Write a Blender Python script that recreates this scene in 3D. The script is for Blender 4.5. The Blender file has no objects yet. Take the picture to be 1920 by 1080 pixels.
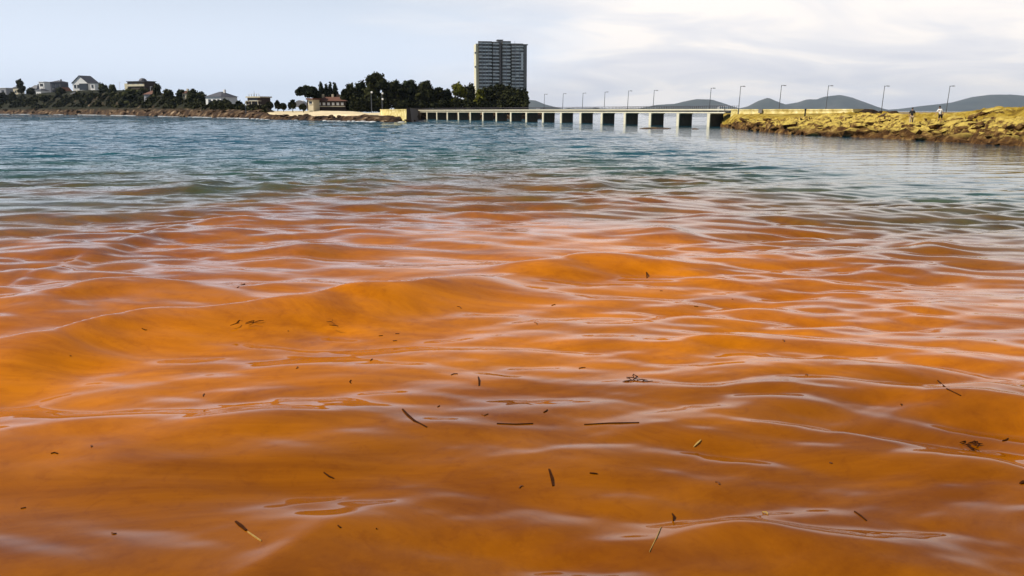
import bpy, bmesh, math, random
import numpy as np
from mathutils import Vector, Matrix, noise as mnoise

random.seed(7)
rng = np.random.default_rng(11)
R = math.radians
scene = bpy.context.scene
C = scene.collection

# ------------------------------------------------------------------ camera
CAM_H = 2.8                 # eye height above the water, metres
FPX = 1507.0                # focal length in pixels of the 1920 px wide photograph
HORIZON = 208.0
PITCH = math.atan((540.0 - HORIZON) / FPX)
cam_data = bpy.data.cameras.new('camera')
cam_data.sensor_width = 36.0
cam_data.lens = 36.0 * FPX / 1920.0
cam_data.clip_start = 0.05
cam_data.clip_end = 40000.0
cam = bpy.data.objects.new('camera', cam_data)
C.objects.link(cam)
cam.location = (0, 0, CAM_H)
cam.rotation_euler = (R(90) - PITCH, 0, 0)
scene.camera = cam

# ------------------------------------------------------------------ world / sun
SUN_EL, SUN_AZ = R(44), R(-97)      # azimuth from +Y towards +X: the sun stands to the left
sun_dir = Vector((math.sin(SUN_AZ) * math.cos(SUN_EL), math.cos(SUN_AZ) * math.cos(SUN_EL), math.sin(SUN_EL)))
world = bpy.data.worlds.new('World')
scene.world = world
world.use_nodes = True


class NT:
    """tiny helper around a node tree"""
    def __init__(self, tree):
        self.t = tree

    def n(self, kind, **kw):
        nd = self.t.nodes.new(kind)
        for k, v in kw.items():
            if k in ('inp',):
                for kk, vv in v.items():
                    nd.inputs[kk].default_value = vv
            else:
                setattr(nd, k, v)
        return nd

    def l(self, a, b):
        self.t.links.new(a, b)

    def ramp(self, fac, stops, interp='LINEAR'):
        r = self.n('ShaderNodeValToRGB')
        r.color_ramp.interpolation = interp
        els = r.color_ramp.elements
        while len(els) < len(stops):
            els.new(0.5)
        for e, (p, c) in zip(els, stops):
            e.position = p
            e.color = c if len(c) == 4 else (*c, 1)
        if fac is not None:
            self.l(fac, r.inputs['Fac'])
        return r.outputs['Color']

    def math(self, op, a, b=None, clamp=False):
        m = self.n('ShaderNodeMath', operation=op, use_clamp=clamp)
        for i, v in enumerate((a, b)):
            if v is None:
                continue
            if isinstance(v, (int, float)):
                m.inputs[i].default_value = v
            else:
                self.l(v, m.inputs[i])
        return m.outputs[0]

    def mix(self, fac, a, b, blend='MIX'):
        m = self.n('ShaderNodeMix', data_type='RGBA', blend_type=blend)
        for s, v in ((0, fac), (6, a), (7, b)):
            if isinstance(v, (int, float)):
                m.inputs[s].default_value = v
            elif isinstance(v, tuple):
                m.inputs[s].default_value = v if len(v) == 4 else (*v, 1)
            else:
                self.l(v, m.inputs[s])
        return m.outputs[2]

    def noise(self, vec, scale, detail=4, rough=0.55, out='Fac', dist=0.0):
        n = self.n('ShaderNodeTexNoise')
        n.inputs['Scale'].default_value = scale
        n.inputs['Detail'].default_value = detail
        n.inputs['Roughness'].default_value = rough
        n.inputs['Distortion'].default_value = dist
        if vec is not None:
            self.l(vec, n.inputs['Vector'])
        return n.outputs[out]

    def maprange(self, v, a, b, c=0.0, d=1.0, smooth=False):
        m = self.n('ShaderNodeMapRange')
        if smooth:
            m.interpolation_type = 'SMOOTHSTEP'
        self.l(v, m.inputs['Value'])
        for k, x in zip(('From Min', 'From Max', 'To Min', 'To Max'), (a, b, c, d)):
            m.inputs[k].default_value = x
        return m.outputs['Result']

    def mapping(self, vec, scale=(1, 1, 1), rot=(0, 0, 0), loc=(0, 0, 0)):
        m = self.n('ShaderNodeMapping')
        m.inputs['Scale'].default_value = scale
        m.inputs['Rotation'].default_value = rot
        m.inputs['Location'].default_value = loc
        self.l(vec, m.inputs['Vector'])
        return m.outputs['Vector']


def build_world():
    t = world.node_tree
    t.nodes.clear()
    k = NT(t)
    sky = k.n('ShaderNodeTexSky', sky_type='NISHITA')
    sky.sun_disc = False
    sky.sun_elevation = SUN_EL
    sky.sun_rotation = SUN_AZ
    sky.air_density = 1.0
    sky.dust_density = 1.6
    sky.ozone_density = 1.6
    tc = k.n('ShaderNodeTexCoord')
    sep = k.n('ShaderNodeSeparateXYZ')
    k.l(tc.outputs['Generated'], sep.inputs[0])
    # thin cloud sheet: direction projected on a flat layer overhead
    zz = k.math('ADD', k.math('MAXIMUM', sep.outputs['Z'], 0.0), 0.22)
    com = k.n('ShaderNodeCombineXYZ')
    k.l(k.math('DIVIDE', sep.outputs['X'], zz), com.inputs[0])
    k.l(k.math('DIVIDE', sep.outputs['Y'], zz), com.inputs[1])
    v = com.outputs[0]
    big = k.noise(k.mapping(v, (0.55, 0.75, 1), (0, 0, 0.30), (3.9, 1.3, 0)), 1.0, 4, 0.5, dist=0.4)
    # a bank of cloud stands over the right half of the bay, clearer sky to the left
    side = k.maprange(k.math('ADD', sep.outputs['X'], k.math('MULTIPLY', k.math('SUBTRACT', big, 0.5), 1.3)), -0.30, 0.16, 0.0, 1.0, True)
    high = k.maprange(sep.outputs['Z'], 0.12, 0.42, 1.0, 0.08, True)
    cover = k.math('MULTIPLY', side, high)
    veil = k.maprange(sep.outputs['Z'], 0.03, 0.34, 0.92, 0.03, True)       # milky air low down, thinner overhead
    tone = k.noise(k.mapping(v, (1.0, 1.5, 1), (0, 0, 0.12), (7.1, 2.2, 0)), 1.6, 4, 0.5, dist=0.5)
    cloud = k.ramp(tone, [(0.34, (0.78, 0.785, 0.84)), (0.50, (0.89, 0.875, 0.89)), (0.62, (1.05, 0.99, 0.94))])
    skyc = k.mix(1.0, sky.outputs['Color'], (0.050, 0.050, 0.050), 'MULTIPLY')
    milky = k.mix(veil, skyc, (0.83, 0.92, 1.07))
    final = k.mix(cover, milky, cloud)
    bg = k.n('ShaderNodeBackground')
    k.l(final, bg.inputs['Color'])
    bg.inputs['Strength'].default_value = 1.0
    out = k.n('ShaderNodeOutputWorld')
    k.l(bg.outputs[0], out.inputs['Surface'])


build_world()
sun_data = bpy.data.lights.new('sun', 'SUN')
sun_data.energy = 4.8
sun_data.angle = R(0.6)
sun_data.color = (1.0, 0.94, 0.84)
sun = bpy.data.objects.new('sun', sun_data)
C.objects.link(sun)
sun.location = sun_dir * 500
sun.rotation_euler = (-sun_dir).to_track_quat('-Z', 'Y').to_euler()

vs = scene.view_settings
vs.view_transform = 'Standard'
vs.look = 'None'
vs.exposure = 0.12
vs.gamma = 1.0
vs.use_curve_mapping = False
scene.render.engine = 'CYCLES'
scene.cycles.use_denoising = True
scene.cycles.max_bounces = 6
scene.cycles.diffuse_bounces = 2
scene.cycles.glossy_bounces = 3
scene.cycles.volume_bounces = 0
scene.cycles.caustics_reflective = False
scene.cycles.caustics_refractive = False


# ------------------------------------------------------------------ helpers
def ray(px, py):
    """world direction of a point of the photograph"""
    u, v = (px - 960.0) / FPX, (540.0 - py) / FPX
    c, s = math.cos(PITCH), math.sin(PITCH)
    return Vector((u, c + v * s, -s + v * c))


def at(px, py, Y):
    """the place in the world at distance Y (metres ahead) seen at a point of the photograph"""
    d = ray(px, py)
    return Vector((0, 0, CAM_H)) + d * (Y / d.y)


def wat(px, py, z=0.0):
    d = ray(px, py)
    return Vector((0, 0, CAM_H)) + d * ((z - CAM_H) / d.z)


def tag(o, label=None, cat=None, group=None, kind=None):
    for k_, v_ in (('label', label), ('category', cat), ('group', group), ('kind', kind)):
        if v_:
            o[k_] = v_
    return o


def mat(name, fn):
    m = bpy.data.materials.new(name)
    m.use_nodes = True
    m.node_tree.nodes.clear()
    fn(NT(m.node_tree))
    return m


def principled(k, color=None, rough=0.6, **kw):
    p = k.n('ShaderNodeBsdfPrincipled')
    p.inputs['Roughness'].default_value = rough
    if color is not None:
        if isinstance(color, tuple):
            p.inputs['Base Color'].default_value = (*color[:3], 1)
        else:
            k.l(color, p.inputs['Base Color'])
    for n_, v_ in kw.items():
        p.inputs[n_.replace('_', ' ')].default_value = v_
    o = k.n('ShaderNodeOutputMaterial')
    k.l(p.outputs[0], o.inputs['Surface'])
    return p


def new_obj(name, verts, faces, material=None, parent=None, smooth=False):
    me = bpy.data.meshes.new(name)
    me.from_pydata([tuple(v) for v in verts], [], faces)
    me.update()
    if smooth:
        me.polygons.foreach_set('use_smooth', [True] * len(me.polygons))
    if material:
        me.materials.append(material)
    o = bpy.data.objects.new(name, me)
    C.objects.link(o)
    if parent:
        o.parent = parent
    return o


def empty(name, loc, rz=0.0, parent=None):
    o = bpy.data.objects.new(name, None)
    C.objects.link(o)
    o.location = loc
    o.rotation_euler = (0, 0, rz)
    o.empty_display_size = 0.2
    if parent:
        o.parent = parent
    return o


def smoothstep(a, b, x):
    t = np.clip((x - a) / (b - a), 0, 1)
    return t * t * (3 - 2 * t)


# ------------------------------------------------------------------ the shape of the water surface
# sheltered water lies along the rocks on the right
ROCK_LINE = np.array([(26, 150), (33, 118), (42, 82), (46, 62), (52, 35)], float)


def shelter(x, y):
    """0 in open water, 1 close to the rocky shore on the right"""
    best = np.full(x.shape, 1e9)
    for (ax, ay), (bx_, by_) in zip(ROCK_LINE[:-1], ROCK_LINE[1:]):
        dx, dy = bx_ - ax, by_ - ay
        t = np.clip(((x - ax) * dx + (y - ay) * dy) / (dx * dx + dy * dy), 0, 1)
        best = np.minimum(best, np.hypot(x - ax - t * dx, y - ay - t * dy))
    return 1 - smoothstep(12, 40, best)


def make_components():
    comps = []
    r = np.random.default_rng(5)
    # (count, wavelength range, slope per component, mean propagation direction in degrees, spread)
    for n, l0, l1, slope, mean, spread in ((6, 3.6, 6.5, 0.020, -66, 8), (4, 2.6, 4.6, 0.018, -114, 10),
                                           (8, 1.5, 2.8, 0.030, -70, 10), (7, 1.2, 2.2, 0.028, -112, 12),
                                           (8, 0.70, 1.3, 0.042, -74, 12), (7, 0.60, 1.2, 0.038, -108, 12),
                                           (9, 0.36, 0.66, 0.038, -78, 15), (8, 0.30, 0.60, 0.034, -104, 15),
                                           (8, 0.17, 0.30, 0.022, -90, 28)):
        for i in range(n):
            L = l0 * (l1 / l0) ** r.random()
            a = slope * L / (2 * math.pi) * (0.7 + 0.6 * r.random())
            th = R(mean + spread * r.normal())
            ga = r.random() * 6.283          # direction, size and phase of the wave group
            gk = 2 * math.pi / (L * (4.5 + 5 * r.random()))
            comps.append((L, a, math.cos(th), math.sin(th), r.random() * 6.283, gk * math.cos(ga), gk * math.sin(ga), r.random() * 6.283))
    return comps


COMPS = make_components()

# single crests of this moment: points along the crest (photo), height in metres, width in front of and behind the crest
CRESTS = [
    ([(-250, 672), (-60, 648), (0, 638), (150, 606), (300, 577), (500, 560), (690, 530), (800, 526), (930, 520), (1030, 512)],
     [.02, .13, .17, .19, .19, .20, .26, .20, .08, 0], 0.80, 0.36),
    ([(880, 512), (980, 500), (1090, 481), (1180, 482), (1290, 495), (1420, 508)], [0, .07, .15, .14, .08, 0], .75, .36),
    ([(-40, 565), (60, 548), (180, 522), (330, 528), (470, 534), (620, 536)], [0, .06, .15, .12, .07, 0], .8, .42),
    ([(360, 404), (440, 398), (530, 404), (600, 410)], [0, .17, .10, 0], 1.6, .9),
    ([(480, 464), (570, 457), (660, 464)], [0, .14, 0], 1.2, .7),
    ([(20, 455), (120, 452), (230, 448), (300, 444)], [0, .11, .12, 0], 1.3, .8),
    ([(600, 432), (700, 426), (830, 428)], [0, .10, 0], 1.2, .7),
    ([(1150, 440), (1240, 424), (1330, 440), (1400, 448)], [0, .15, .06, 0], 1.2, .6),
    ([(1240, 405), (1320, 400), (1450, 412)], [0, .09, 0], 1.2, .7),
    ([(1060, 378), (1180, 372), (1330, 380)], [0, .10, 0], 1.6, .9),
    ([(1250, 350), (1330, 338), (1400, 345)], [0, .13, 0], 1.6, .9),
    ([(300, 344), (390, 336), (450, 342)], [0, .18, 0], 1.9, 1.1),
    ([(450, 348), (520, 341), (590, 346)], [0, .15, 0], 1.9, 1.1),
    ([(600, 340), (690, 333), (780, 338)], [0, .14, 0], 1.9, 1.1),
    ([(1050, 340), (1110, 332), (1160, 336)], [0, .16, 0], 1.9, 1.1),
    ([(1560, 506), (1650, 484), (1720, 488), (1800, 500)], [0, .11, .07, 0], .8, .5),
    ([(1690, 466), (1740, 456), (1800, 466)], [0, .10, 0], .8, .5),
    ([(1480, 560), (1590, 545), (1720, 556), (1850, 566)], [0, .07, .07, 0], .7, .5),
    ([(1060, 650), (1200, 642), (1330, 630), (1440, 640), (1560, 652)], [0, .04, .09, .06, 0], .6, .35),
    ([(1300, 705), (1480, 690), (1650, 690), (1800, 712), (1960, 742)], [0, .07, .09, .07, .05], .55, .35),
    ([(1050, 760), (1200, 742), (1380, 716), (1480, 716), (1560, 734), (1700, 742), (1980, 760)], [0, .02, .08, .08, .05, .06, .06], .5, .3),
    ([(760, 876), (900, 862), (1040, 836), (1200, 806), (1340, 790), (1460, 782), (1560, 796), (1700, 832), (1820, 858), (1980, 888)],
     [0, .035, .05, .055, .06, .085, .06, .065, .06, .05], .6, .32),
    ([(60, 892), (200, 870), (330, 856), (480, 852), (640, 858), (780, 858)], [0, .03, .045, .04, .03, 0], .5, .3),
    ([(-60, 812), (120, 800), (330, 786), (480, 778), (640, 786), (800, 792)], [.03, .04, .05, .06, .04, 0], .55, .32),
    ([(440, 950), (560, 936), (690, 920), (800, 900), (960, 880)], [0, .03, .03, .03, 0], .5, .2),
    ([(300, 1110), (480, 1050), (600, 1000), (720, 960), (860, 930)], [0, .055, .045, .03, 0], .6, .22),
    ([(930, 992), (1150, 1000), (1300, 1000), (1420, 990), (1540, 1012), (1680, 1032), (1840, 1040)], [0, .03, .04, .05, .05, .035, 0], .5, .25),
]
CREST_W = []
for pts, amps, wf, wb in CRESTS:
    w = [wat(px, py, 1.25 * am_) for (px, py), am_ in zip(pts, amps)]      # the crest line is seen at its own height
    cx_, cy_ = np.array([p.x for p in w]), np.array([p.y for p in w])
    gx_ = np.linspace(cx_[0] - 0.12 * (cx_[-1] - cx_[0]), cx_[-1] + 0.12 * (cx_[-1] - cx_[0]), 81)
    ker = np.hanning(25 if len(pts) < 6 else 13)
    ker /= ker.sum()

    def soft(a_):
        n_ = len(ker) // 2
        return np.convolve(np.concatenate([np.full(n_, a_[0]), a_, np.full(n_, a_[-1])]), ker, 'valid')
    low = 0.75 if len(pts) < 6 else 1.0
    CREST_W.append((gx_, soft(np.interp(gx_, cx_, cy_)), low * soft(np.interp(gx_, cx_, np.array(amps, float), left=0, right=0)), wf, wb))


def water_shape(x, y, spacing):
    """returns displaced x, y and the height of the surface; components finer than the grid are left to the material"""
    d = np.hypot(x, y)
    sh = shelter(x, y)
    # uneven patches of livelier and calmer water
    patch = 0.5 + 0.5 * np.sin(x * 0.31 + 1.7 * np.sin(y * 0.13)) * np.sin(y * 0.21 + 1.3 * np.sin(x * 0.17 + 2.0))
    right = smoothstep(-2.5, 3.5, x - 0.10 * y + 1.2 * np.sin(0.5 * y))
    far_gain = 1.0 + 0.4 * smoothstep(16, 45, y) + 0.9 * smoothstep(30, 90, y)
    mid_gain = 1.12 + 0.38 * smoothstep(6, 9, d) * (1 - smoothstep(34, 60, d))
    calm = 1 - 0.62 * smoothstep(4, 15, x - 0.10 * y) * smoothstep(18, 32, y)
    z = np.zeros_like(x)
    ox = np.zeros_like(x)
    oy = np.zeros_like(x)
    for L, a, cx, cy, ph, gx, gy, gp in COMPS:
        kk = 2 * math.pi / L
        lod = smoothstep(2.2, 4.5, L / spacing)
        if L < 0.7:
            g = (1 - 0.6 * sh) * (0.15 + 1.0 * patch) * (0.62 + 0.63 * right) * (0.85 + 0.15 * smoothstep(5.5, 10, d))
        elif L < 1.4:
            g = (1 - 0.75 * sh) * (0.40 + 0.65 * patch) * (0.80 + 0.35 * right) * (0.9 + 0.1 * smoothstep(5.5, 11, d))
        else:
            g = (1 - 0.85 * sh) * (0.72 + 0.28 * smoothstep(12, 22, d))
        cross = 1.0 if abs(cx) < 0.3 else 1.0 - 0.4 * smoothstep(18, 45, y)
        group = 0.25 + 1.05 * (0.5 + 0.5 * np.sin(gx * x + gy * y + gp)) ** 1.3
        amp = a * cross * lod * g * far_gain * group * (calm if L > 0.7 else 0.35 + 0.65 * calm) * (mid_gain if L < 1.4 else 1.0)
        p = kk * (cx * x + cy * y) + ph + 1.1 * np.sin(0.16 * x + 0.09 * y + 3 * ph) + 0.7 * np.sin(0.33 * x - 0.12 * y + 5 * ph)
        s, c_ = np.sin(p), np.cos(p)
        z += amp * s
        q = 0.9
        ox += q * amp * cx * c_
        oy += q * amp * cy * c_
    for cxs, cys, am, wf, wb in CREST_W:
        lo, hi = cxs.min() - 1, cxs.max() + 1
        m = (x > lo) & (x < hi) & (y > cys.min() - 6) & (y < cys.max() + 4)
        if not m.any():
            continue
        xm, ym = x[m], y[m]
        yc = np.interp(xm, cxs, cys)
        A = np.interp(xm, cxs, am, left=0, right=0)
        # rounded ends: soften the linear amplitude
        slope = np.gradient(cys, cxs)
        cosang = 1 / np.sqrt(1 + np.interp(xm, cxs, slope) ** 2)
        wob = 0.10 * np.sin(xm * 2.3 + ym * 0.7) + 0.05 * np.sin(xm * 5.1 + 1.0)
        s = (yc - ym) * cosang + wob * wf
        front = np.exp(-np.abs(np.clip(s, 0, None) / wf) ** 1.7) - 0.16 * np.exp(-((s - 2.1 * wf) / (0.8 * wf)) ** 2)
        back = np.exp(-np.abs(np.clip(-s, 0, None) / wb) ** 1.5)
        z[m] += 1.4 * A * np.where(s > 0, front, back - 0.16 * math.exp(-(2.1 / 0.8) ** 2))
    return x - ox, y - oy, z


def water_height(x, y):
    X = np.array([float(x)])
    Y = np.array([float(y)])
    return float(water_shape(X, Y, np.array([0.05]))[2][0])


def build_water():
    n_r = 1050
    radii = np.concatenate([[0.6, 1.0, 1.5, 2.0, 2.4], np.geomspace(2.7, 420, n_r), np.geomspace(430, 16500, 70)])
    dense = np.linspace(R(-42), R(42), 860)                # bearing from +Y
    rest = np.linspace(R(42), R(318), 150)[1:-1]
    ang = np.concatenate([dense, rest])
    nr, na = len(radii), len(ang)
    rr, aa = np.meshgrid(radii, ang, indexing='ij')
    x = rr * np.sin(aa)
    y = rr * np.cos(aa)
    dr = np.gradient(radii)
    da = np.full(na, dense[1] - dense[0])
    da[len(dense):] = rest[1] - rest[0]
    spacing = np.maximum(dr[:, None] * np.ones(na)[None, :], 0.0)
    spacing = np.maximum(spacing, rr * da[None, :])
    xs, ys, z = water_shape(x.ravel(), y.ravel(), spacing.ravel())
    co = np.empty((nr * na + 1, 3), np.float32)
    co[:-1, 0], co[:-1, 1], co[:-1, 2] = xs, ys, z
    co[-1] = (0, 0, 0)
    global WATER_NEAR
    m = (rr.ravel() < 30) & (np.abs(np.arctan2(x, y)).ravel() < 0.75)
    q = co[:-1][m].astype(float)
    c_, s_ = math.cos(PITCH), math.sin(PITCH)
    dz = q[:, 2] - CAM_H
    fwd = q[:, 1] * c_ - dz * s_
    upv = q[:, 1] * s_ + dz * c_
    WATER_NEAR = np.column_stack([q, 960 + FPX * q[:, 0] / fwd, 540 - FPX * upv / fwd])
    i = np.arange(nr - 1)[:, None] * na
    j = np.arange(na)[None, :]
    j2 = (j + 1) % na
    quads = np.stack([i + j, i + j2, i + na + j2, i + na + j], -1).reshape(-1, 4)[:, ::-1]
    jj = np.arange(na)
    tris = np.stack([np.full(na, nr * na), (jj + 1) % na, jj], -1)[:, ::-1]
    me = bpy.data.meshes.new('sea_water')
    me.vertices.add(len(co))
    me.vertices.foreach_set('co', co.ravel())
    loops = np.concatenate([quads.ravel(), tris.ravel()]).astype(np.int32)
    me.loops.add(len(loops))
    me.loops.foreach_set('vertex_index', loops)
    starts = np.concatenate([np.arange(len(quads)) * 4, len(quads) * 4 + np.arange(len(tris)) * 3]).astype(np.int32)
    me.polygons.add(len(starts))
    me.polygons.foreach_set('loop_start', starts)
    me.update(calc_edges=True)
    me.polygons.foreach_set('use_smooth', np.ones(len(starts), bool))
    # make sure the surface looks up
    if me.polygons[0].normal.z < 0:
        me.flip_normals()
    o = bpy.data.objects.new('sea_water', me)
    C.objects.link(o)
    tag(o, kind='structure')

    def shade(k):
        geo = k.n('ShaderNodeNewGeometry')
        pos = geo.outputs['Position']
        sep = k.n('ShaderNodeSeparateXYZ')
        k.l(pos, sep.inputs[0])
        # the orange bloom lies along the beach and thins out into green, then blue sea
        flat = k.mapping(pos, (1, 1, 0))
        edge = k.noise(k.mapping(pos, (0.8, 0.8, 0), (0, 0, 0.5)), 0.07, 6, 0.7, dist=2.4)
        reach = k.math('ADD', sep.outputs['Y'], k.math('MULTIPLY', k.math('SUBTRACT', edge, 0.5), k.maprange(sep.outputs['Y'], 3, 28, 6.0, 54.0)))
        reach = k.math('SUBTRACT', reach, k.math('MULTIPLY', k.math('MINIMUM', sep.outputs['X'], 3.0), 0.42))
        reach = k.math('ADD', reach, k.math('MULTIPLY', k.math('MAXIMUM', k.math('SUBTRACT', sep.outputs['X'], 3.0), 0.0), 1.5))        # thinner again towards the rocks
        fac = k.maprange(reach, 0.0, 80.0)
        col = k.ramp(fac, [(0.0, (0.25, 0.076, 0.0)), (0.08, (0.30, 0.090, 0.0)), (0.14, (0.58, 0.178, 0.0)), (0.20, (0.42, 0.124, 0.0)), (0.27, (0.28, 0.092, 0.003)),
                           (0.35, (0.18, 0.086, 0.012)), (0.45, (0.085, 0.078, 0.024)), (0.58, (0.030, 0.085, 0.062)), (0.78, (0.012, 0.092, 0.118)),
                           (1.0, (0.008, 0.090, 0.142))])
        cl = k.noise(k.mapping(pos, (0.55, 1.3, 0), (0, 0, 0.45)), 0.45, 7, 0.70, dist=1.6)
        col = k.mix(k.maprange(cl, 0.38, 0.64, 0.0, 0.85), col, k.mix(1.0, col, (0.56, 0.47, 0.45), 'MULTIPLY'))
        grit = k.noise(flat, 5.0, 4, 0.7, dist=0.8)
        col = k.mix(k.maprange(grit, 0.52, 0.74, 0.0, 0.35), col, k.mix(1.0, col, (0.55, 0.40, 0.35), 'MULTIPLY'))
        p = principled(k, col, 0.018, IOR=1.333)
        p.subsurface_method = 'BURLEY'
        p.inputs['Subsurface Weight'].default_value = 0.0
        # far ripples that the mesh is too coarse for
        v1 = k.noise(k.mapping(pos, (0.55, 1.0, 1.0)), 1.3, 3, 0.6)
        v2 = k.noise(k.mapping(pos, (0.6, 1.0, 1.0), (0, 0, 0.5)), 6.0, 3, 0.55)
        hgt = k.math('ADD', k.math('MULTIPLY', v1, k.maprange(sep.outputs['Y'], 20, 120, 0.0, 1.3)),
                     k.math('MULTIPLY', v2, k.maprange(sep.outputs['Y'], 6, 60, 0.0, 0.04)))
        hgt = k.math('MULTIPLY', hgt, k.maprange(sep.outputs['X'], 0, 18, 1.0, 0.12))        # sheltered water near the rocks
        b = k.n('ShaderNodeBump')
        b.inputs['Distance'].default_value = 1.0
        b.inputs['Strength'].default_value = 0.6
        k.l(hgt, b.inputs['Height'])
        k.l(b.outputs[0], p.inputs['Normal'])

    o.data.materials.append(mat('turbid sea water', shade))
    return o


build_water()

HK = math.cos(PITCH) + (540.0 - HORIZON) / FPX * math.sin(PITCH)


def col(px, Y, z):
    """point at distance Y and height z in the bearing of photo column px"""
    return Vector(((px - 960.0) / FPX * Y / HK, Y, z))


def zy(py, Y):
    """height of what appears at photo row py, at distance Y"""
    return CAM_H + (HORIZON - py) / FPX * Y / HK


def fbm(x, y, z, oct_=4):
    v, a, f = 0.0, 0.5, 1.0
    for _ in range(oct_):
        v += a * mnoise.noise((x * f, y * f, z * f))
        a *= 0.5
        f *= 2.1
    return v


class MB:
    def __init__(self):
        self.v, self.f = [], []

    def box(self, c, s, rz=0.0, top=1.0):
        cx, cy, cz = c
        hx, hy, hz = s[0] / 2, s[1] / 2, s[2] / 2
        ca, sa = math.cos(rz), math.sin(rz)
        b = len(self.v)
        for dz in (-hz, hz):
            t = top if dz > 0 else 1.0
            for dx, dy in ((-hx, -hy), (hx, -hy), (hx, hy), (-hx, hy)):
                self.v.append((cx + (dx * ca - dy * sa) * t, cy + (dx * sa + dy * ca) * t, cz + dz))
        self.f += [tuple(b + i for i in q) for q in ((3, 2, 1, 0), (4, 5, 6, 7), (0, 1, 5, 4), (1, 2, 6, 5), (2, 3, 7, 6), (3, 0, 4, 7))]
        return self

    def hull(self, pts_bottom, pts_top):
        b = len(self.v)
        n = len(pts_bottom)
        self.v += [tuple(p) for p in pts_bottom] + [tuple(p) for p in pts_top]
        self.f.append(tuple(b + i for i in reversed(range(n))))
        self.f.append(tuple(b + n + i for i in range(n)))
        for i in range(n):
            j = (i + 1) % n
            self.f.append((b + i, b + j, b + n + j, b + n + i))
        return self

    def tube(self, pts, radii, sides=7):
        b = len(self.v)
        n = len(pts)
        pts = [Vector(p) for p in pts]
        for i, p in enumerate(pts):
            d = (pts[min(i + 1, n - 1)] - pts[max(i - 1, 0)]).normalized()
            u = d.orthogonal().normalized()
            w = d.cross(u)
            for j in range(sides):
                a = 2 * math.pi * j / sides
                self.v.append(tuple(p + (u * math.cos(a) + w * math.sin(a)) * radii[i]))
        for i in range(n - 1):
            for j in range(sides):
                k2 = (j + 1) % sides
                self.f.append((b + i * sides + j, b + i * sides + k2, b + (i + 1) * sides + k2, b + (i + 1) * sides + j))
        self.f.append(tuple(b + j for j in reversed(range(sides))))
        self.f.append(tuple(b + (n - 1) * sides + j for j in range(sides)))
        return self

    def ball(self, c, r, seg=10, rings=6):
        b = len(self.v)
        rx, ry, rz_ = r if isinstance(r, tuple) else (r, r, r)
        for i in range(1, rings):
            a = math.pi * i / rings
            for j in range(seg):
                t = 2 * math.pi * j / seg
                self.v.append((c[0] + rx * math.sin(a) * math.cos(t), c[1] + ry * math.sin(a) * math.sin(t), c[2] + rz_ * math.cos(a)))
        top, bot = len(self.v), len(self.v) + 1
        self.v += [(c[0], c[1], c[2] + rz_), (c[0], c[1], c[2] - rz_)]
        for i in range(rings - 2):
            for j in range(seg):
                k2 = (j + 1) % seg
                self.f.append((b + i * seg + j, b + (i + 1) * seg + j, b + (i + 1) * seg + k2, b + i * seg + k2))
        for j in range(seg):
            k2 = (j + 1) % seg
            self.f.append((top, b + j, b + k2))
            self.f.append((bot, b + (rings - 2) * seg + k2, b + (rings - 2) * seg + j))
        return self

    def build(self, name, material, parent=None, smooth=False):
        return new_obj(name, self.v, self.f, material, parent, smooth)


# ------------------------------------------------------------------ materials
def m_plain(name, color, rough=0.7, var=0.25, scale=2.0, bump=0.0, metallic=0.0):
    def f(k):
        tc = k.n('ShaderNodeTexCoord')
        n = k.noise(tc.outputs['Object'], scale, 5, 0.6)
        c2 = tuple(max(0.0, c * (1 - var)) for c in color)
        c = k.ramp(n, [(0.3, c2), (0.7, color)])
        p = principled(k, c, rough, Metallic=metallic)
        if bump:
            b = k.n('ShaderNodeBump')
            b.inputs['Strength'].default_value = 0.7
            b.inputs['Distance'].default_value = bump
            k.l(k.noise(tc.outputs['Object'], scale * 3, 6, 0.65), b.inputs['Height'])
            k.l(b.outputs[0], p.inputs['Normal'])
    return mat(name, f)


def m_leaf(name, dark, light):
    def f(k):
        geo = k.n('ShaderNodeNewGeometry')
        tc = k.n('ShaderNodeTexCoord')
        n = k.noise(tc.outputs['Object'], 0.45, 3, 0.5)
        r = k.math('ADD', k.math('MULTIPLY', geo.outputs['Random Per Island'], 0.6), k.math('MULTIPLY', n, 0.5))
        principled(k, k.ramp(r, [(0.25, dark), (0.85, light)]), 0.85).inputs['Specular IOR Level'].default_value = 0.08
    return mat(name, f)


def m_ground(name, stops, scale, rough=0.9, bump=0.3, up=None):
    """ground or rock: noise between several real surface colours; `up` = lichen or grass that grows where the rock looks upward"""
    def f(k):
        geo = k.n('ShaderNodeNewGeometry')
        pos = geo.outputs['Position']
        n = k.noise(pos, scale, 6, 0.65, dist=0.4)
        c = k.ramp(n, stops)
        if up:
            sep = k.n('ShaderNodeSeparateXYZ')
            k.l(geo.outputs['Normal'], sep.inputs[0])
            w = k.math('ADD', sep.outputs['Z'], k.math('MULTIPLY', k.math('SUBTRACT', k.noise(pos, scale * 1.7, 5, 0.7), 0.5), 1.6))
            z = k.n('ShaderNodeSeparateXYZ')
            k.l(pos, z.inputs[0])
            dry = k.maprange(z.outputs['Z'], up[3], up[4], 0, 1, True)      # nothing grows in the reach of the tide
            c = k.mix(k.math('MULTIPLY', k.maprange(w, up[1], up[2], 0, 1, True), dry), c, up[0])
        p = principled(k, c, rough)
        p.inputs['Specular IOR Level'].default_value = 0.12
        b = k.n('ShaderNodeBump')
        b.inputs['Strength'].default_value = 0.8
        b.inputs['Distance'].default_value = bump
        k.l(k.noise(pos, scale * 4, 6, 0.7), b.inputs['Height'])
        k.l(b.outputs[0], p.inputs['Normal'])
    return mat(name, f)


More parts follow.
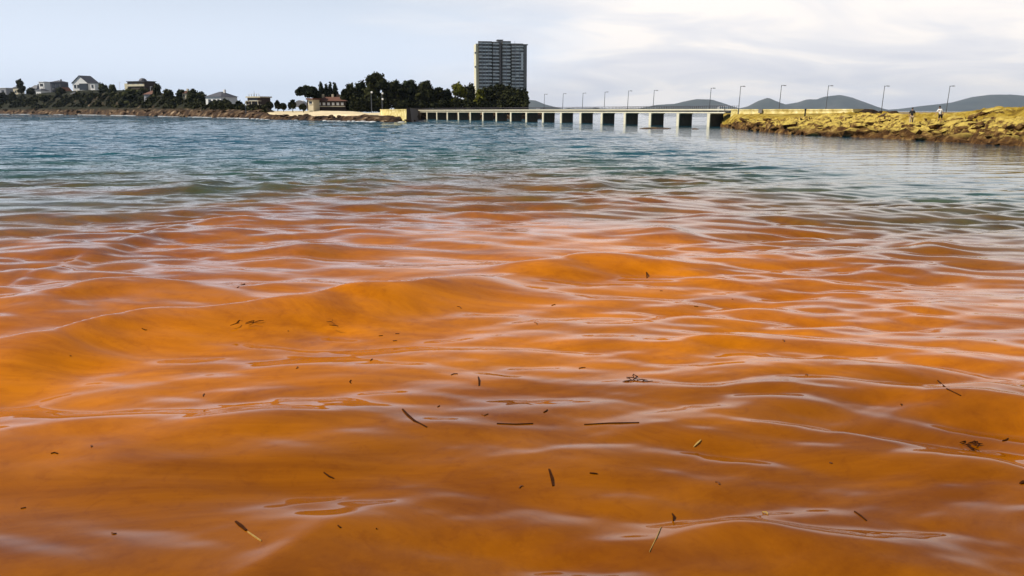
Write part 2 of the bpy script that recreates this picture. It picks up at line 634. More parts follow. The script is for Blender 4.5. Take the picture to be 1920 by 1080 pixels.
M = {}
M['rock_far'] = m_ground('dark shore rock', [(0.36, (0.008, 0.005, 0.004)), (0.47, (0.045, 0.024, 0.012)), (0.56, (0.10, 0.058, 0.028)), (0.66, (0.32, 0.23, 0.14))], 0.26, bump=0.8,
                         up=((0.016, 0.017, 0.007, 1), 0.35, 0.75, 2.2, 5.0))
M['rock'] = m_ground('weed covered rock', [(0.36, (0.024, 0.011, 0.004)), (0.50, (0.095, 0.045, 0.014)), (0.62, (0.22, 0.13, 0.04)), (0.74, (0.46, 0.34, 0.15))], 0.85, bump=0.3,
                     up=((0.56, 0.41, 0.09, 1), 0.58, 0.98, 0.28, 1.15))
M['grass'] = m_ground('dry yellow grass', [(0.34, (0.13, 0.078, 0.010)), (0.5, (0.32, 0.215, 0.028)), (0.68, (0.50, 0.38, 0.11))], 0.5, bump=0.3)
M['sand'] = m_ground('pale beach sand', [(0.3, (0.52, 0.41, 0.24)), (0.7, (0.78, 0.66, 0.44))], 0.12, bump=0.1)
M['wall_yellow'] = m_ground('yellow lichened masonry', [(0.32, (0.38, 0.27, 0.07)), (0.5, (0.62, 0.51, 0.20)), (0.68, (0.78, 0.70, 0.40))], 0.9, bump=0.08)
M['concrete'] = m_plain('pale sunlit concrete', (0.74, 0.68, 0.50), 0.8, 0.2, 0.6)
M['concrete_shaded'] = m_plain('shaded pier concrete', (0.10, 0.085, 0.06), 0.9, 0.5, 1.2, 0.05)  # dark tone holds the shade of the piers' long faces
M['steel'] = m_plain('dark galvanised steel', (0.10, 0.11, 0.13), 0.5, 0.2, 3, 0, 0.4)
M['rail'] = m_plain('dark painted rail', (0.07, 0.06, 0.07), 0.6, 0.2)
M['white'] = m_plain('white render', (0.84, 0.82, 0.78), 0.8, 0.1, 0.4)
M['cream'] = m_plain('cream render', (0.66, 0.58, 0.40), 0.8, 0.15, 0.4)
M['grey'] = m_plain('grey render', (0.34, 0.34, 0.36), 0.8, 0.2, 0.4)
M['slate'] = m_plain('slate roof', (0.085, 0.085, 0.10), 0.6, 0.4, 1.5)
M['tile'] = m_plain('brown tile roof', (0.16, 0.062, 0.034), 0.8, 0.4, 1.5)
M['brown'] = m_plain('brown facade', (0.055, 0.030, 0.018), 0.7, 0.3, 1.0)
M['glass'] = m_plain('dark window glass', (0.02, 0.024, 0.03), 0.12, 0.2, 1.0)
M['tower_band'] = m_plain('grey balcony parapet', (0.84, 0.82, 0.77), 0.6, 0.45, 0.25)
M['tower_dark'] = m_plain('dark recessed facade', (0.20, 0.185, 0.165), 0.4, 0.4, 0.3)
M['tower_cream'] = m_plain('pale cream end wall', (0.72, 0.66, 0.46), 0.7, 0.1, 0.2)
M['bark'] = m_plain('bark', (0.06, 0.042, 0.03), 0.9, 0.4, 2)
M['leaf_dark'] = m_leaf('dark evergreen leaf', (0.006, 0.009, 0.004), (0.048, 0.050, 0.016))
M['leaf_pine'] = m_leaf('pine needle', (0.005, 0.009, 0.005), (0.032, 0.040, 0.016))
M['leaf_olive'] = m_leaf('yellow green leaf', (0.050, 0.055, 0.006), (0.17, 0.165, 0.020))
M['leaf_bush'] = m_leaf('scrub leaf', (0.012, 0.015, 0.006), (0.050, 0.050, 0.016))
M['globe'] = m_plain('white lamp globe', (0.85, 0.85, 0.83), 0.3, 0.03)
M['weed'] = m_plain('dark brown seagrass', (0.060, 0.018, 0.005), 0.95, 0.5, 20)
M['weed'].node_tree.nodes['Principled BSDF'].inputs['Specular IOR Level'].default_value = 0.05
M['weed_pale'] = m_plain('straw coloured seagrass', (0.42, 0.26, 0.06), 0.5, 0.3, 20)
M['skin'] = m_plain('skin', (0.42, 0.24, 0.16), 0.6, 0.08, 5)
M['cloth_dark'] = m_plain('black cloth', (0.015, 0.013, 0.014), 0.9, 0.3, 8)
M['cloth_white'] = m_plain('white cloth', (0.82, 0.82, 0.80), 0.9, 0.08, 8)
M['cloth_pale'] = m_plain('light brown cloth', (0.45, 0.34, 0.22), 0.9, 0.1, 8)
M['hair'] = m_plain('dark hair', (0.02, 0.014, 0.01), 0.6, 0.3, 20)


def m_hill(k):
    geo = k.n('ShaderNodeNewGeometry')
    n = k.noise(geo.outputs['Position'], 0.0022, 6, 0.6)
    principled(k, k.ramp(n, [(0.35, (0.020, 0.028, 0.018)), (0.6, (0.05, 0.055, 0.04)), (0.75, (0.10, 0.09, 0.08))]), 0.95)


M['hill'] = mat('scrubby island slope', m_hill)

# ------------------------------------------------------------------ far islands
def hill(prof, Y, depth):
    """a long ridge: rows of points over a bell-shaped cross section"""
    xs = np.array([p[0] for p in prof], float)
    ys = np.array([p[1] for p in prof], float)
    n = 160
    pxs = np.linspace(xs[0], xs[-1], n)
    verts, faces = [], []
    m = 15
    for i, px in enumerate(pxs):
        top = max(zy(np.interp(px, xs, ys), Y), -2)
        for j in range(m):
            t = j / (m - 1) * 2 - 1
            yy = Y + t * depth
            p = col(px, Y, 0)
            prof_z = max(0.0, math.cos(t * math.pi / 2)) ** 1.15
            rough = fbm(p.x * 0.0022, yy * 0.0022, Y * 0.01, 5)
            z = top * prof_z * (1 + 0.55 * rough * (1 - prof_z)) + rough * 0.06 * top - (3 if abs(t) == 1 else 0)
            verts.append((p.x, yy, z))
    for i in range(n - 1):
        for j in range(m - 1):
            a = i * m + j
            faces.append((a, a + m, a + m + 1, a + 1))
    o = new_obj('distant_hill', verts, faces, M['hill'], smooth=True)
    tag(o, kind='structure')
    return o


hill([(930, 207), (965, 195), (992, 188), (1004, 189), (1022, 196), (1046, 202), (1070, 207)], 11500, 900)
hill([(1020, 206.4), (1055, 204.5), (1066, 202.4), (1080, 204), (1110, 203), (1117, 201.6), (1124, 203.6), (1160, 204), (1210, 203.5), (1300, 204), (1400, 204), (1500, 206)], 8000, 450)
hill([(1185, 207), (1215, 200), (1232, 197), (1265, 195), (1285, 190), (1305, 186), (1332, 187), (1350, 193), (1370, 201), (1386, 207)], 12500, 900)
hill([(1375, 207), (1410, 198), (1425, 189), (1437, 184.5), (1455, 192), (1470, 197), (1488, 207)], 12500, 750)
hill([(1440, 207), (1470, 197), (1500, 192), (1515, 187), (1535, 187), (1545, 182), (1570, 178.5), (1590, 183), (1610, 192), (1630, 203), (1642, 207)], 13800, 1000)
hill([(1660, 207.5), (1710, 203), (1740, 198), (1770, 195), (1800, 190), (1830, 181), (1850, 179), (1880, 178), (1920, 181), (1990, 176), (2060, 185), (2150, 200), (2200, 207)], 14500, 1100)


# ------------------------------------------------------------------ headland on the left and the wooded island
SH_PX = np.array([-420, -200, 0, 150, 300, 400, 500, 620, 700, 748, 772, 790, 1000, 1040], float)
SH_Y = np.array([212.3, 212.9, 213.8, 215.0, 217.8, 220.2, 223.2, 226.3, 227.8, 228.2, 227.2, 223.2, 222.6, 222.2], float)
SH_D = CAM_H * FPX * HK / (SH_Y - HORIZON) / HK
CR_PX = np.array([-420, 0, 100, 165, 250, 310, 400, 450, 500, 560, 620, 700, 748, 790, 960, 1000, 1040], float)
CR_Y = np.array([184, 180, 174, 170, 170, 178, 191, 197, 201, 204, 204.5, 204.5, 205, 204, 204, 206, 209], float)
CR_W = np.array([130, 110, 105, 100, 95, 85, 70, 62, 58, 52, 50, 46, 40, 40, 40, 35, 30], float)      # shore to crest


def shore_D(px):
    return float(np.interp(px, SH_PX, SH_D))


def headland_z(px, d):
    """ground height d metres behind the waterline in the bearing px"""
    D0 = shore_D(px)
    wc = float(np.interp(px, CR_PX, CR_W))
    zc = zy(float(np.interp(px, CR_PX, CR_Y)), D0 + wc)
    zr = float(np.interp(px, [-420, 150, 300, 480, 510, 740, 760, 1000], [6.5, 6.0, 4.5, 3.0, 1.35, 1.35, 2.2, 2.2]))
    wr = float(np.interp(px, [-420, 150, 300, 480, 510, 740, 760, 1000], [45, 40, 34, 22, 15, 13, 10, 14]))
    ts = [-14, 0, wr * 0.35, wr, wc * 0.75, wc, wc + 110, wc + 150]
    zs = [-2.5, -0.15, zr * 0.62, zr, zr + (zc - zr) * 0.8, zc, zc, -4]
    return float(np.interp(d, ts, zs)), wr, wc


def build_headland():
    pxs = np.arange(-420, 1041, 5.0)
    rows = list(np.concatenate([np.linspace(-14, 0, 4), np.linspace(2, 44, 15), np.linspace(49, 150, 14), [190, 240, 290]]))
    verts, faces = [], []
    for px in pxs:
        D0 = shore_D(px)
        sc = D0 / 300.0
        for d in rows:
            z, wr, wc = headland_z(px, d)
            p = col(px, D0 + d, 0)
            band = 1.0 if d < wr else max(0.12, 1 - (d - wr) / 18)
            rough = fbm(p.x * 0.16 / sc, p.y * 0.16 / sc, 3.3, 4)
            rid = 1 - abs(fbm(p.x * 0.07 / sc, p.y * 0.11 / sc, 9.1, 4)) * 2.4
            if 500 < px < 750 and d > 11:
                z -= 1.5 * min(1.0, (d - 11) / 4) * min(1.0, (px - 500) / 12, (750 - px) / 8)
                band = 0.12
            z += band * (rough * 1.7 + (rid - 0.45) * 0.9) * (0.35 + 0.5 * sc) * (0.35 if d <= 0 else 1)
            verts.append((p.x + rough * 1.5, p.y, z))
    n = len(rows)
    for i in range(len(pxs) - 1):
        for j in range(n - 1):
            a = i * n + j
            faces.append((a, a + n, a + n + 1, a + 1))
    o = new_obj('headland', verts, faces, M['rock_far'])
    tag(o, kind='structure')
    return o


headland = build_headland()


def build_beach():
    pxs = np.arange(498, 752, 4.0)
    ts = np.linspace(0, 1, 12)
    verts, faces = [], []
    for px in pxs:
        D0 = shore_D(px)
        e = min((px - 496) / 25.0, (754 - px) / 30.0, 1.0)
        ylow = np.interp(px, [498, 520, 560, 600, 640, 680, 705, 750], [210.5, 214, 217, 216.5, 214, 215, 216, 217]) + 0.7 * mnoise.noise((px * 0.09, 0, 0))
        yhigh = np.interp(px, [498, 520, 600, 660, 690, 750], [208.6, 208.2, 207.6, 208.6, 211.5, 209.5])
        for t in ts:
            D = D0 + 16 + t * 42
            yy = ylow + (yhigh - ylow) * t
            z = zy(yy, D)
            p = col(px, D, z + 0.06 * mnoise.noise((px * 0.1, t * 5, 1)))
            verts.append(p)
        p = col(px, D0 + 16, -1)
        verts.append(p)
    n = len(ts) + 1
    for i in range(len(pxs) - 1):
        for j in range(n - 2):
            a = i * n + j
            faces.append((a, a + n, a + n + 1, a + 1))
        faces.append((i * n + n - 1, (i + 1) * n + n - 1, (i + 1) * n, i * n))
    o = new_obj('beach_sand', verts, faces, M['sand'], smooth=True)
    tag(o, kind='structure')


build_beach()


# rocks: a handful of shapes shared by many pieces
def rock_mesh(seed, name, material, flat=0.6):
    bm = bmesh.new()
    bmesh.ops.create_icosphere(bm, subdivisions=2, radius=1.0)
    r = random.Random(seed)
    ox = r.random() * 50
    planes = [(Vector((r.gauss(0, 1), r.gauss(0, 1), r.gauss(0, 1))).normalized(), 0.62 + 0.3 * r.random()) for _ in range(9)]
    for v in bm.verts:
        p = v.co.copy()
        k_ = 1 + 0.45 * mnoise.noise(p * 1.1 + Vector((ox, 0, 0)))
        p *= k_
        for nrm, dd in planes:
            e = p.dot(nrm) - dd
            if e > 0:
                p -= nrm * e * 0.85
        p += Vector((mnoise.noise(p * 3.1 + Vector((ox, 5, 0))), mnoise.noise(p * 3.1 + Vector((ox, 0, 5))), 0)) * 0.09
        v.co = (p.x, p.y, p.z * flat)
    me = bpy.data.meshes.new(name)
    bm.to_mesh(me)
    bm.free()
    me.materials.append(material)
    return me


far_rocks = [rock_mesh(i + 20, 'rock', M['rock_far'], 0.6) for i in range(4)]
near_rocks = [rock_mesh(i + 40, 'rock', M['rock'], 0.55) for i in range(7)]


def put_rock(meshes, loc, size, parent, r):
    o = bpy.data.objects.new('rock', r.choice(meshes))
    C.objects.link(o)
    o.location = loc
    s_ = size
    o.scale = (s_ * (0.8 + 0.7 * r.random()), s_ * (0.7 + 0.5 * r.random()), s_ * (0.6 + 0.5 * r.random()))
    o.rotation_euler = (r.uniform(-0.35, 0.35), r.uniform(-0.35, 0.35), r.uniform(0, 6.28))
    if parent:
        o.parent = parent
    return o


rr_ = random.Random(3)
for i in range(150):
    px = rr_.uniform(-30, 775)
    D0 = shore_D(px)
    sc = D0 / 250.0
    d = rr_.uniform(-1.5, 12) * (0.6 + 0.4 * sc)
    if px > 700:
        d = rr_.uniform(-1.0, 5)
    z = headland_z(px, d)[0]
    put_rock(far_rocks, col(px, D0 + d, max(z, -0.1) + 0.1), rr_.uniform(0.5, 1.15) * sc ** 0.8, headland, rr_)

# ------------------------------------------------------------------ rocky shore on the right
RS_PX = np.array([1352, 1380, 1420, 1450, 1500, 1600, 1700, 1800, 1860, 1920, 2050, 2250, 2500], float)
RS_Y = np.array([236.5, 240.0, 244.0, 247, 251, 254.8, 259.8, 265, 269, 272, 282, 300, 330], float)
RS_D = CAM_H * FPX / (RS_Y - HORIZON)
RC_Y = np.array([231, 226, 224, 222, 223, 213.5, 216, 214, 206.5, 207, 203, 196, 190], float)      # rocky brow
RC_W = np.array([2, 4, 6, 8, 12, 16, 16, 15, 14, 15, 16, 16, 16], float)


def rs_D(px):
    return float(np.interp(px, RS_PX, RS_D))


def build_rocky_shore():
    pxs = np.arange(1352, 2500, 3.0)
    rows = list(np.concatenate([[-6, -3], np.linspace(-1, 22, 40), [25, 29, 34, 40, 48, 58, 70, 90]]))
    verts, faces = [], []
    for px in pxs:
        D0 = rs_D(px)
        wc = float(np.interp(px, RS_PX, RC_W))
        zc = zy(float(np.interp(px, RS_PX, RC_Y)), D0 + wc)
        zback = float(np.interp(px, [1352, 1600, 1680, 1760, 1840, 2500], [2.2, 2.5, 2.3, 2.35, 2.9, 3.5]))
        for d in rows:
            z = float(np.interp(d, [-6, 0, wc * 0.30, wc, wc + 8, wc + 30], [-2.0, -0.12, zc * 0.42, zc, max(zback, zc * 0.9) if px > 1600 else zback, zback]))
            p = col(px, D0 + d, 0)
            # tilted strata plus broken blocks
            q = p.x * 0.55 + p.y * 0.30 + z * 1.8
            strata = (q * 0.9 + 1.1 * fbm(p.x * 0.2, p.y * 0.2, 1.0, 3)) % 1.0
            rough = fbm(p.x * 0.33, p.y * 0.33, 5.0, 5)
            w = 1.0 if d < wc else max(0.10, 1 - (d - wc) / 5.0)
            if d <= 0:
                w *= 0.45
            z += w * ((strata - 0.5) * 0.55 + rough * 0.8)
            verts.append((p.x + 0.5 * w * fbm(p.x * 0.5, p.y * 0.5, 8.0, 3), p.y, z))
    n = len(rows)
    for i in range(len(pxs) - 1):
        for j in range(n - 1):
            a = i * n + j
            faces.append((a, a + n, a + n + 1, a + 1))
    o = new_obj('rocky_shore', verts, faces, M['rock'])
    me = o.data
    me.materials.append(M['grass'])
    # turf grows on the flatter ground behind the brow
    idx = [0] * len(faces)
    for i in range(len(pxs) - 1):
        px = pxs[i]
        wc = float(np.interp(px, RS_PX, RC_W))
        for j in range(n - 1):
            d = rows[j]
            lim = wc * (0.95 if px < 1690 else 0.62) + 2.5 * mnoise.noise((px * 0.03, d * 0.2, 4))
            if d > lim:
                idx[i * (n - 1) + j] = 1
    me.polygons.foreach_set('material_index', idx)
    tag(o, kind='structure')
    return o


rocky_shore = build_rocky_shore()
from mathutils.bvhtree import BVHTree
shore_bvh = BVHTree.FromPolygons([v.co for v in rocky_shore.data.vertices], [tuple(p.vertices) for p in rocky_shore.data.polygons])


def ground_on(o, x, y):
    hit = shore_bvh.ray_cast(Vector((x, y, 60)), Vector((0, 0, -1)))
    return hit[0].z if hit[0] is not None else 0.0


rr_ = random.Random(8)
for i in range(120):
    px = rr_.uniform(1358, 1960)
    D0 = rs_D(px)
    wc = float(np.interp(px, RS_PX, RC_W))
    d = rr_.uniform(-0.6, wc * (0.85 if px < 1690 else 0.6))
    p = col(px, D0 + d, 0)
    z = ground_on(rocky_shore, p.x, p.y)
    put_rock(near_rocks, (p.x, p.y, z + 0.02), rr_.choice((0.25, 0.4, 0.55, 0.9)) * rr_.uniform(0.8, 1.2), rocky_shore, rr_)
# the dark brow of bare rock under the walkers
for px, py, D, s_ in ((1600, 213, 112, 1.9), (1625, 211.5, 108, 2.1), (1648, 211.5, 104, 2.0), (1668, 214, 101, 1.6), (1685, 219, 98, 1.3),
                      (1575, 217, 112, 1.5), (1852, 206, 83, 1.2), (1874, 204.5, 82, 1.3), (1890, 205, 82, 1.0), (1835, 211, 84, 1.0)):
    p = at(px, py, D)
    put_rock(far_rocks if px < 1700 else near_rocks, (p.x, p.y, p.z - 0.35 * s_), s_, rocky_shore, rr_)


for i in range(22):
    px = rr_.uniform(1400, 1950)
    D0 = rs_D(px)
    p = col(px, D0 + rr_.uniform(0.5, 7), 0)
    put_rock(near_rocks, (p.x, p.y, ground_on(rocky_shore, p.x, p.y) - 0.1), rr_.uniform(0.9, 1.5), rocky_shore, rr_)
for i in range(16):
    t = rr_.random()
    p = col(708 + 56 * t, 232 - 27 * t - rr_.uniform(0, 4), 0.1 + rr_.uniform(0, .5))
    put_rock(far_rocks, p, rr_.uniform(0.6, 1.2), headland, rr_)


# low rocks awash in front of the bridge
def awash(px, py, w_px, label):
    p = wat(px, py)
    o = put_rock(near_rocks, (p.x, p.y, -0.02), 1.0, None, rr_)
    w = w_px / FPX * p.y / 2
    o.scale = (w, w * 0.35, 0.28 + 0.04 * w)
    o.rotation_euler = (0, 0, 0.1)
    o.name = 'low_rock'
    tag(o, label, 'rock', 'low rocks awash before the bridge')


awash(1226, 241, 64, 'long flat dark rock awash in front of the right half of the bridge')
awash(1304, 242, 16, 'small dark rock awash between the flat rock and the shore')
awash(1383, 243, 24, 'dark boulder in the water at the tip of the rocky shore')

# ------------------------------------------------------------------ bridge
B0 = Vector((-32.627, 283.11, 0))
BSTEP = Vector((4.0162, -7.8303, 0))
BE = BSTEP.normalized()                      # along the bridge, towards the viewer
BN = Vector((-BE.y, BE.x, 0))                # across it, away from the viewer
BN = BN if BN.x > 0 else -BN
bridge_rz = math.atan2(BE.y, BE.x)
bridge = empty('footbridge', B0, bridge_rz)
tag(bridge, 'long low concrete bridge on wall piers leading to the wooded island', 'bridge')
LB = BSTEP.length * 17
# local frame: x along the bridge, y across (positive = away from the viewer)
y_sign = 1.0 if (Matrix.Rotation(bridge_rz, 3, 'Z') @ Vector((0, 1, 0))).dot(BN) > 0 else -1.0
x0, x1 = -6.5, LB + 4.6
W_B = 3.3
MB().box(((x0 + x1) / 2, y_sign * W_B / 2, 2.76), (x1 - x0, W_B - 0.1, 0.22)).build('deck', M['concrete_shaded'], bridge)
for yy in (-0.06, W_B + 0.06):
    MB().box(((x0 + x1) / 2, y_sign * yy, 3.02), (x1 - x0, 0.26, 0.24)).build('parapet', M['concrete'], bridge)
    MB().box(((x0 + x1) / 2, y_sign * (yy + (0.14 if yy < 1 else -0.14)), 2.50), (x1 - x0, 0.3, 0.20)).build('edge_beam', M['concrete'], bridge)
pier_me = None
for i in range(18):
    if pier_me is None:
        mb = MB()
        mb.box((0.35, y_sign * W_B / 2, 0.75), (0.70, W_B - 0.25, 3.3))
        p_ = mb.build('pier', M['concrete_shaded'], bridge)
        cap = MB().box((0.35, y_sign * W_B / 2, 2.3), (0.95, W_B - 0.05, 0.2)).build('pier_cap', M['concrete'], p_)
        foot = MB().box((0.35, y_sign * 0.06, 1.2), (0.74, 0.2, 2.5)).build('sunlit_pier_end', M['concrete'], p_)  # pale box: sunlight on the pier's end face put into its colour
        pier_me = p_.data
    else:
        p_ = bpy.data.objects.new('pier', pier_me)
        C.objects.link(p_)
        p_.parent = bridge
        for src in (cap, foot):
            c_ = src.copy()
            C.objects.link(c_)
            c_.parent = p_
    p_.location = (i * BSTEP.length, 0, 0)
for yy in (0.0, W_B):
    mb = MB()
    x = x0
    while x < x1:
        mb.box((x, y_sign * yy, 3.40), (0.05, 0.05, 0.56))
        x += 0.55
    mb.box(((x0 + x1) / 2, y_sign * yy, 3.68), (x1 - x0, 0.06, 0.05))
    rl = mb.build('railing', M['rail'], bridge)
    rl['kind'] = 'stuff'

# masonry abutments at both ends
def wall_run(name, pts, z0, z1, thick, material):
    mb = MB()
    for (a, b) in zip(pts[:-1], pts[1:]):
        a, b = Vector(a), Vector(b)
        d = (b - a).normalized()
        nrm = Vector((-d.y, d.x, 0))
        if nrm.y < 0:
            nrm = -nrm
        n = max(2, int((b - a).length / 1.2))
        front, back = [], []
        for i in range(n + 1):
            front.append(a.lerp(b, i / n))
        base = len(mb.v)
        for p in front:
            j = 0.05 * mnoise.noise((p.x, p.y, 2.0))
            for z, off in ((z0, -0.35), ((z0 + z1) / 2, -0.15 + j), (z1 - 0.25, 0.0), (z1 - 0.22, -0.10), (z1, -0.10), (z1, thick), (z0, thick)):
                q = p + nrm * off
                mb.v.append((q.x, q.y, z))
        for i in range(n):
            for k_ in range(7):
                k2 = (k_ + 1) % 7
                mb.f.append((base + i * 7 + k_, base + (i + 1) * 7 + k_, base + (i + 1) * 7 + k2, base + i * 7 + k2))
        mb.f.append(tuple(base + k_ for k_ in range(7)))
        mb.f.append(tuple(base + n * 7 + k_ for k_ in reversed(range(7))))
    return mb.build(name, material)


o = wall_run('causeway_wall', [col(1371, 146, 0), col(1420, 140, 0), col(1500, 132, 0), col(1600, 121, 0)], -0.4, 3.08, 3.5, M['wall_yellow'])
tag(o, 'yellow stained causeway wall between the bridge end and the rocky shore', 'wall')
drain = MB().box((0, 0, 0), (0.75, 0.5, 0.6)).build('drain_opening', M['tower_dark'], o)
dp = at(1427, 208.3, 139.1)
drain.location = (dp.x, dp.y, dp.z)
drain.rotation_euler = (0, 0, -1.0)
o = wall_run('abutment_wall', [col(713, 236, 0), col(763, 209, 0)], -0.4, 3.25, 0.7, M['wall_yellow'])
tag(o, 'yellow stone abutment wall at the far left end of the bridge', 'wall')
MB().hull([col(762, 207.0, -0.5), col(772, 207.5, -0.5), col(786, 264, -0.5), col(768, 264, -0.5)],
          [col(762, 207.7, 3.6), col(769, 208, 3.6), col(783, 264, 3.2), col(768, 264, 3.2)]).build('end_pillar', M['brown'], o)  # dark pillar; its brown also paints the shade of the abutment's right side

post = MB().tube([(0, 0, -1.2), (0, 0, 0.8), (0.02, 0, 1.7)], [0.13, 0.12, 0.09], 8)
post.ball((0.02, 0, 1.78), 0.14)
o = post.build('marker_post', M['cloth_dark'])
p = at(1508, 231, 112)
o.location = (p.x, p.y, p.z)
tag(o, 'dark upright marker post standing among the rocks before the yellow wall', 'post')


# ------------------------------------------------------------------ street lamps
def lamp_proto():
    root = empty('street_lamp', (0, 0, 0))
    MB().tube([(0, 0, -0.3), (0, 0, 0.5), (0, 0, 0.52), (0, 0, 4.0)], [0.10, 0.09, 0.065, 0.045], 8).build('pole', M['steel'], root)
    MB().tube([(0, 0, 3.86), (0.18, 0, 3.95), (0.48, 0, 3.97)], [0.04, 0.035, 0.03], 6).build('arm', M['steel'], root)
    hd = MB().hull([(0.34, -0.10, 3.90), (0.78, -0.08, 3.93), (0.78, 0.08, 3.93), (0.34, 0.10, 3.90)],
                   [(0.36, -0.07, 4.02), (0.76, -0.05, 4.01), (0.76, 0.05, 4.01), (0.36, 0.07, 4.02)]).build('lamp_head', M['steel'], root)
    MB().hull([(0.42, -0.06, 3.885), (0.72, -0.05, 3.905), (0.72, 0.05, 3.905), (0.42, 0.06, 3.885)],
              [(0.42, -0.06, 3.90), (0.72, -0.05, 3.925), (0.72, 0.05, 3.925), (0.42, 0.06, 3.90)]).build('lens', M['globe'], hd)
    return root


def copy_tree(o, parent=None):
    c_ = o.copy()
    C.objects.link(c_)
    c_.parent = parent
    for ch in [x for x in bpy.data.objects if x.parent == o]:
        copy_tree(ch, c_)
    return c_


lamp0 = lamp_proto()
lamps = [(1018, 177, None), (1053, 176, None), (1090, 175, None), (1131, 173, None), (1175, 171, None), (1223, 170, None), (1329, 166, None),
         (1387, 162.5, 141), (1463, 161, 140), (1551, 161.5, 140), (1656, 162, 140), (1778, 162, 140)]
where = ['first lamp post right of the tower, the farthest along the bridge', 'second lamp post right of the tower, on the bridge',
         'third lamp post right of the tower, on the bridge', 'fourth lamp post right of the tower, on the bridge',
         'fifth lamp post right of the tower, on the bridge', 'sixth lamp post from the tower, left of the gap in the row',
         'lamp post in front of the rounded grey hill on the bridge', 'lamp post where the bridge meets the yellow wall',
         'lamp post beside the small pointed hill', 'lamp post in front of the tallest pointed hill',
         'lamp post left of the walker in dark clothes', 'rightmost lamp post, beside the walker in white']
for i, ((px, yt, D), lab) in enumerate(zip(lamps, where)):
    o = lamp0 if i == 0 else copy_tree(lamp0)
    # base on the roadway
    pxb = px - (px - 960) * 0.0035
    if D is None:
        u = (pxb + 2 - 960) / FPX / HK
        # bridge centre line: B0 + t*BSTEP + BN*W/2
        c0 = B0 + BN * (W_B * 0.35)
        t = (u * c0.y - c0.x) / (BSTEP.x - u * BSTEP.y)
        base = c0 + BSTEP * t
        base.z = 2.87
    else:
        base = col(pxb - 1, D, 2.6)
    o.location = base
    D = base.y
    h = zy(yt, D) - base.z
    o.scale = (1, 1, h / 4.0)
    o.rotation_euler = (0, R(2.0), random.uniform(-0.25, 0.1))
    tag(o, lab, 'lamp post', 'street lamps along the bridge and causeway')
road = new_obj('causeway_road', [col(1392, 146, 2.62), col(1560, 134, 2.62), col(2300, 134, 2.62), col(2300, 146, 2.62), col(1560, 148, 2.62), col(1398, 152, 2.62),
                                 col(1392, 146, 0), col(1560, 134, 0), col(2300, 134, 0), col(2300, 146, 0), col(1560, 148, 0), col(1398, 152, 0)],
               [(0, 1, 2, 3, 4, 5), (0, 6, 7, 1), (1, 7, 8, 2), (2, 8, 9, 3), (3, 9, 10, 4), (4, 10, 11, 5), (5, 11, 6, 0)], M['sand'])
tag(road, kind='structure')


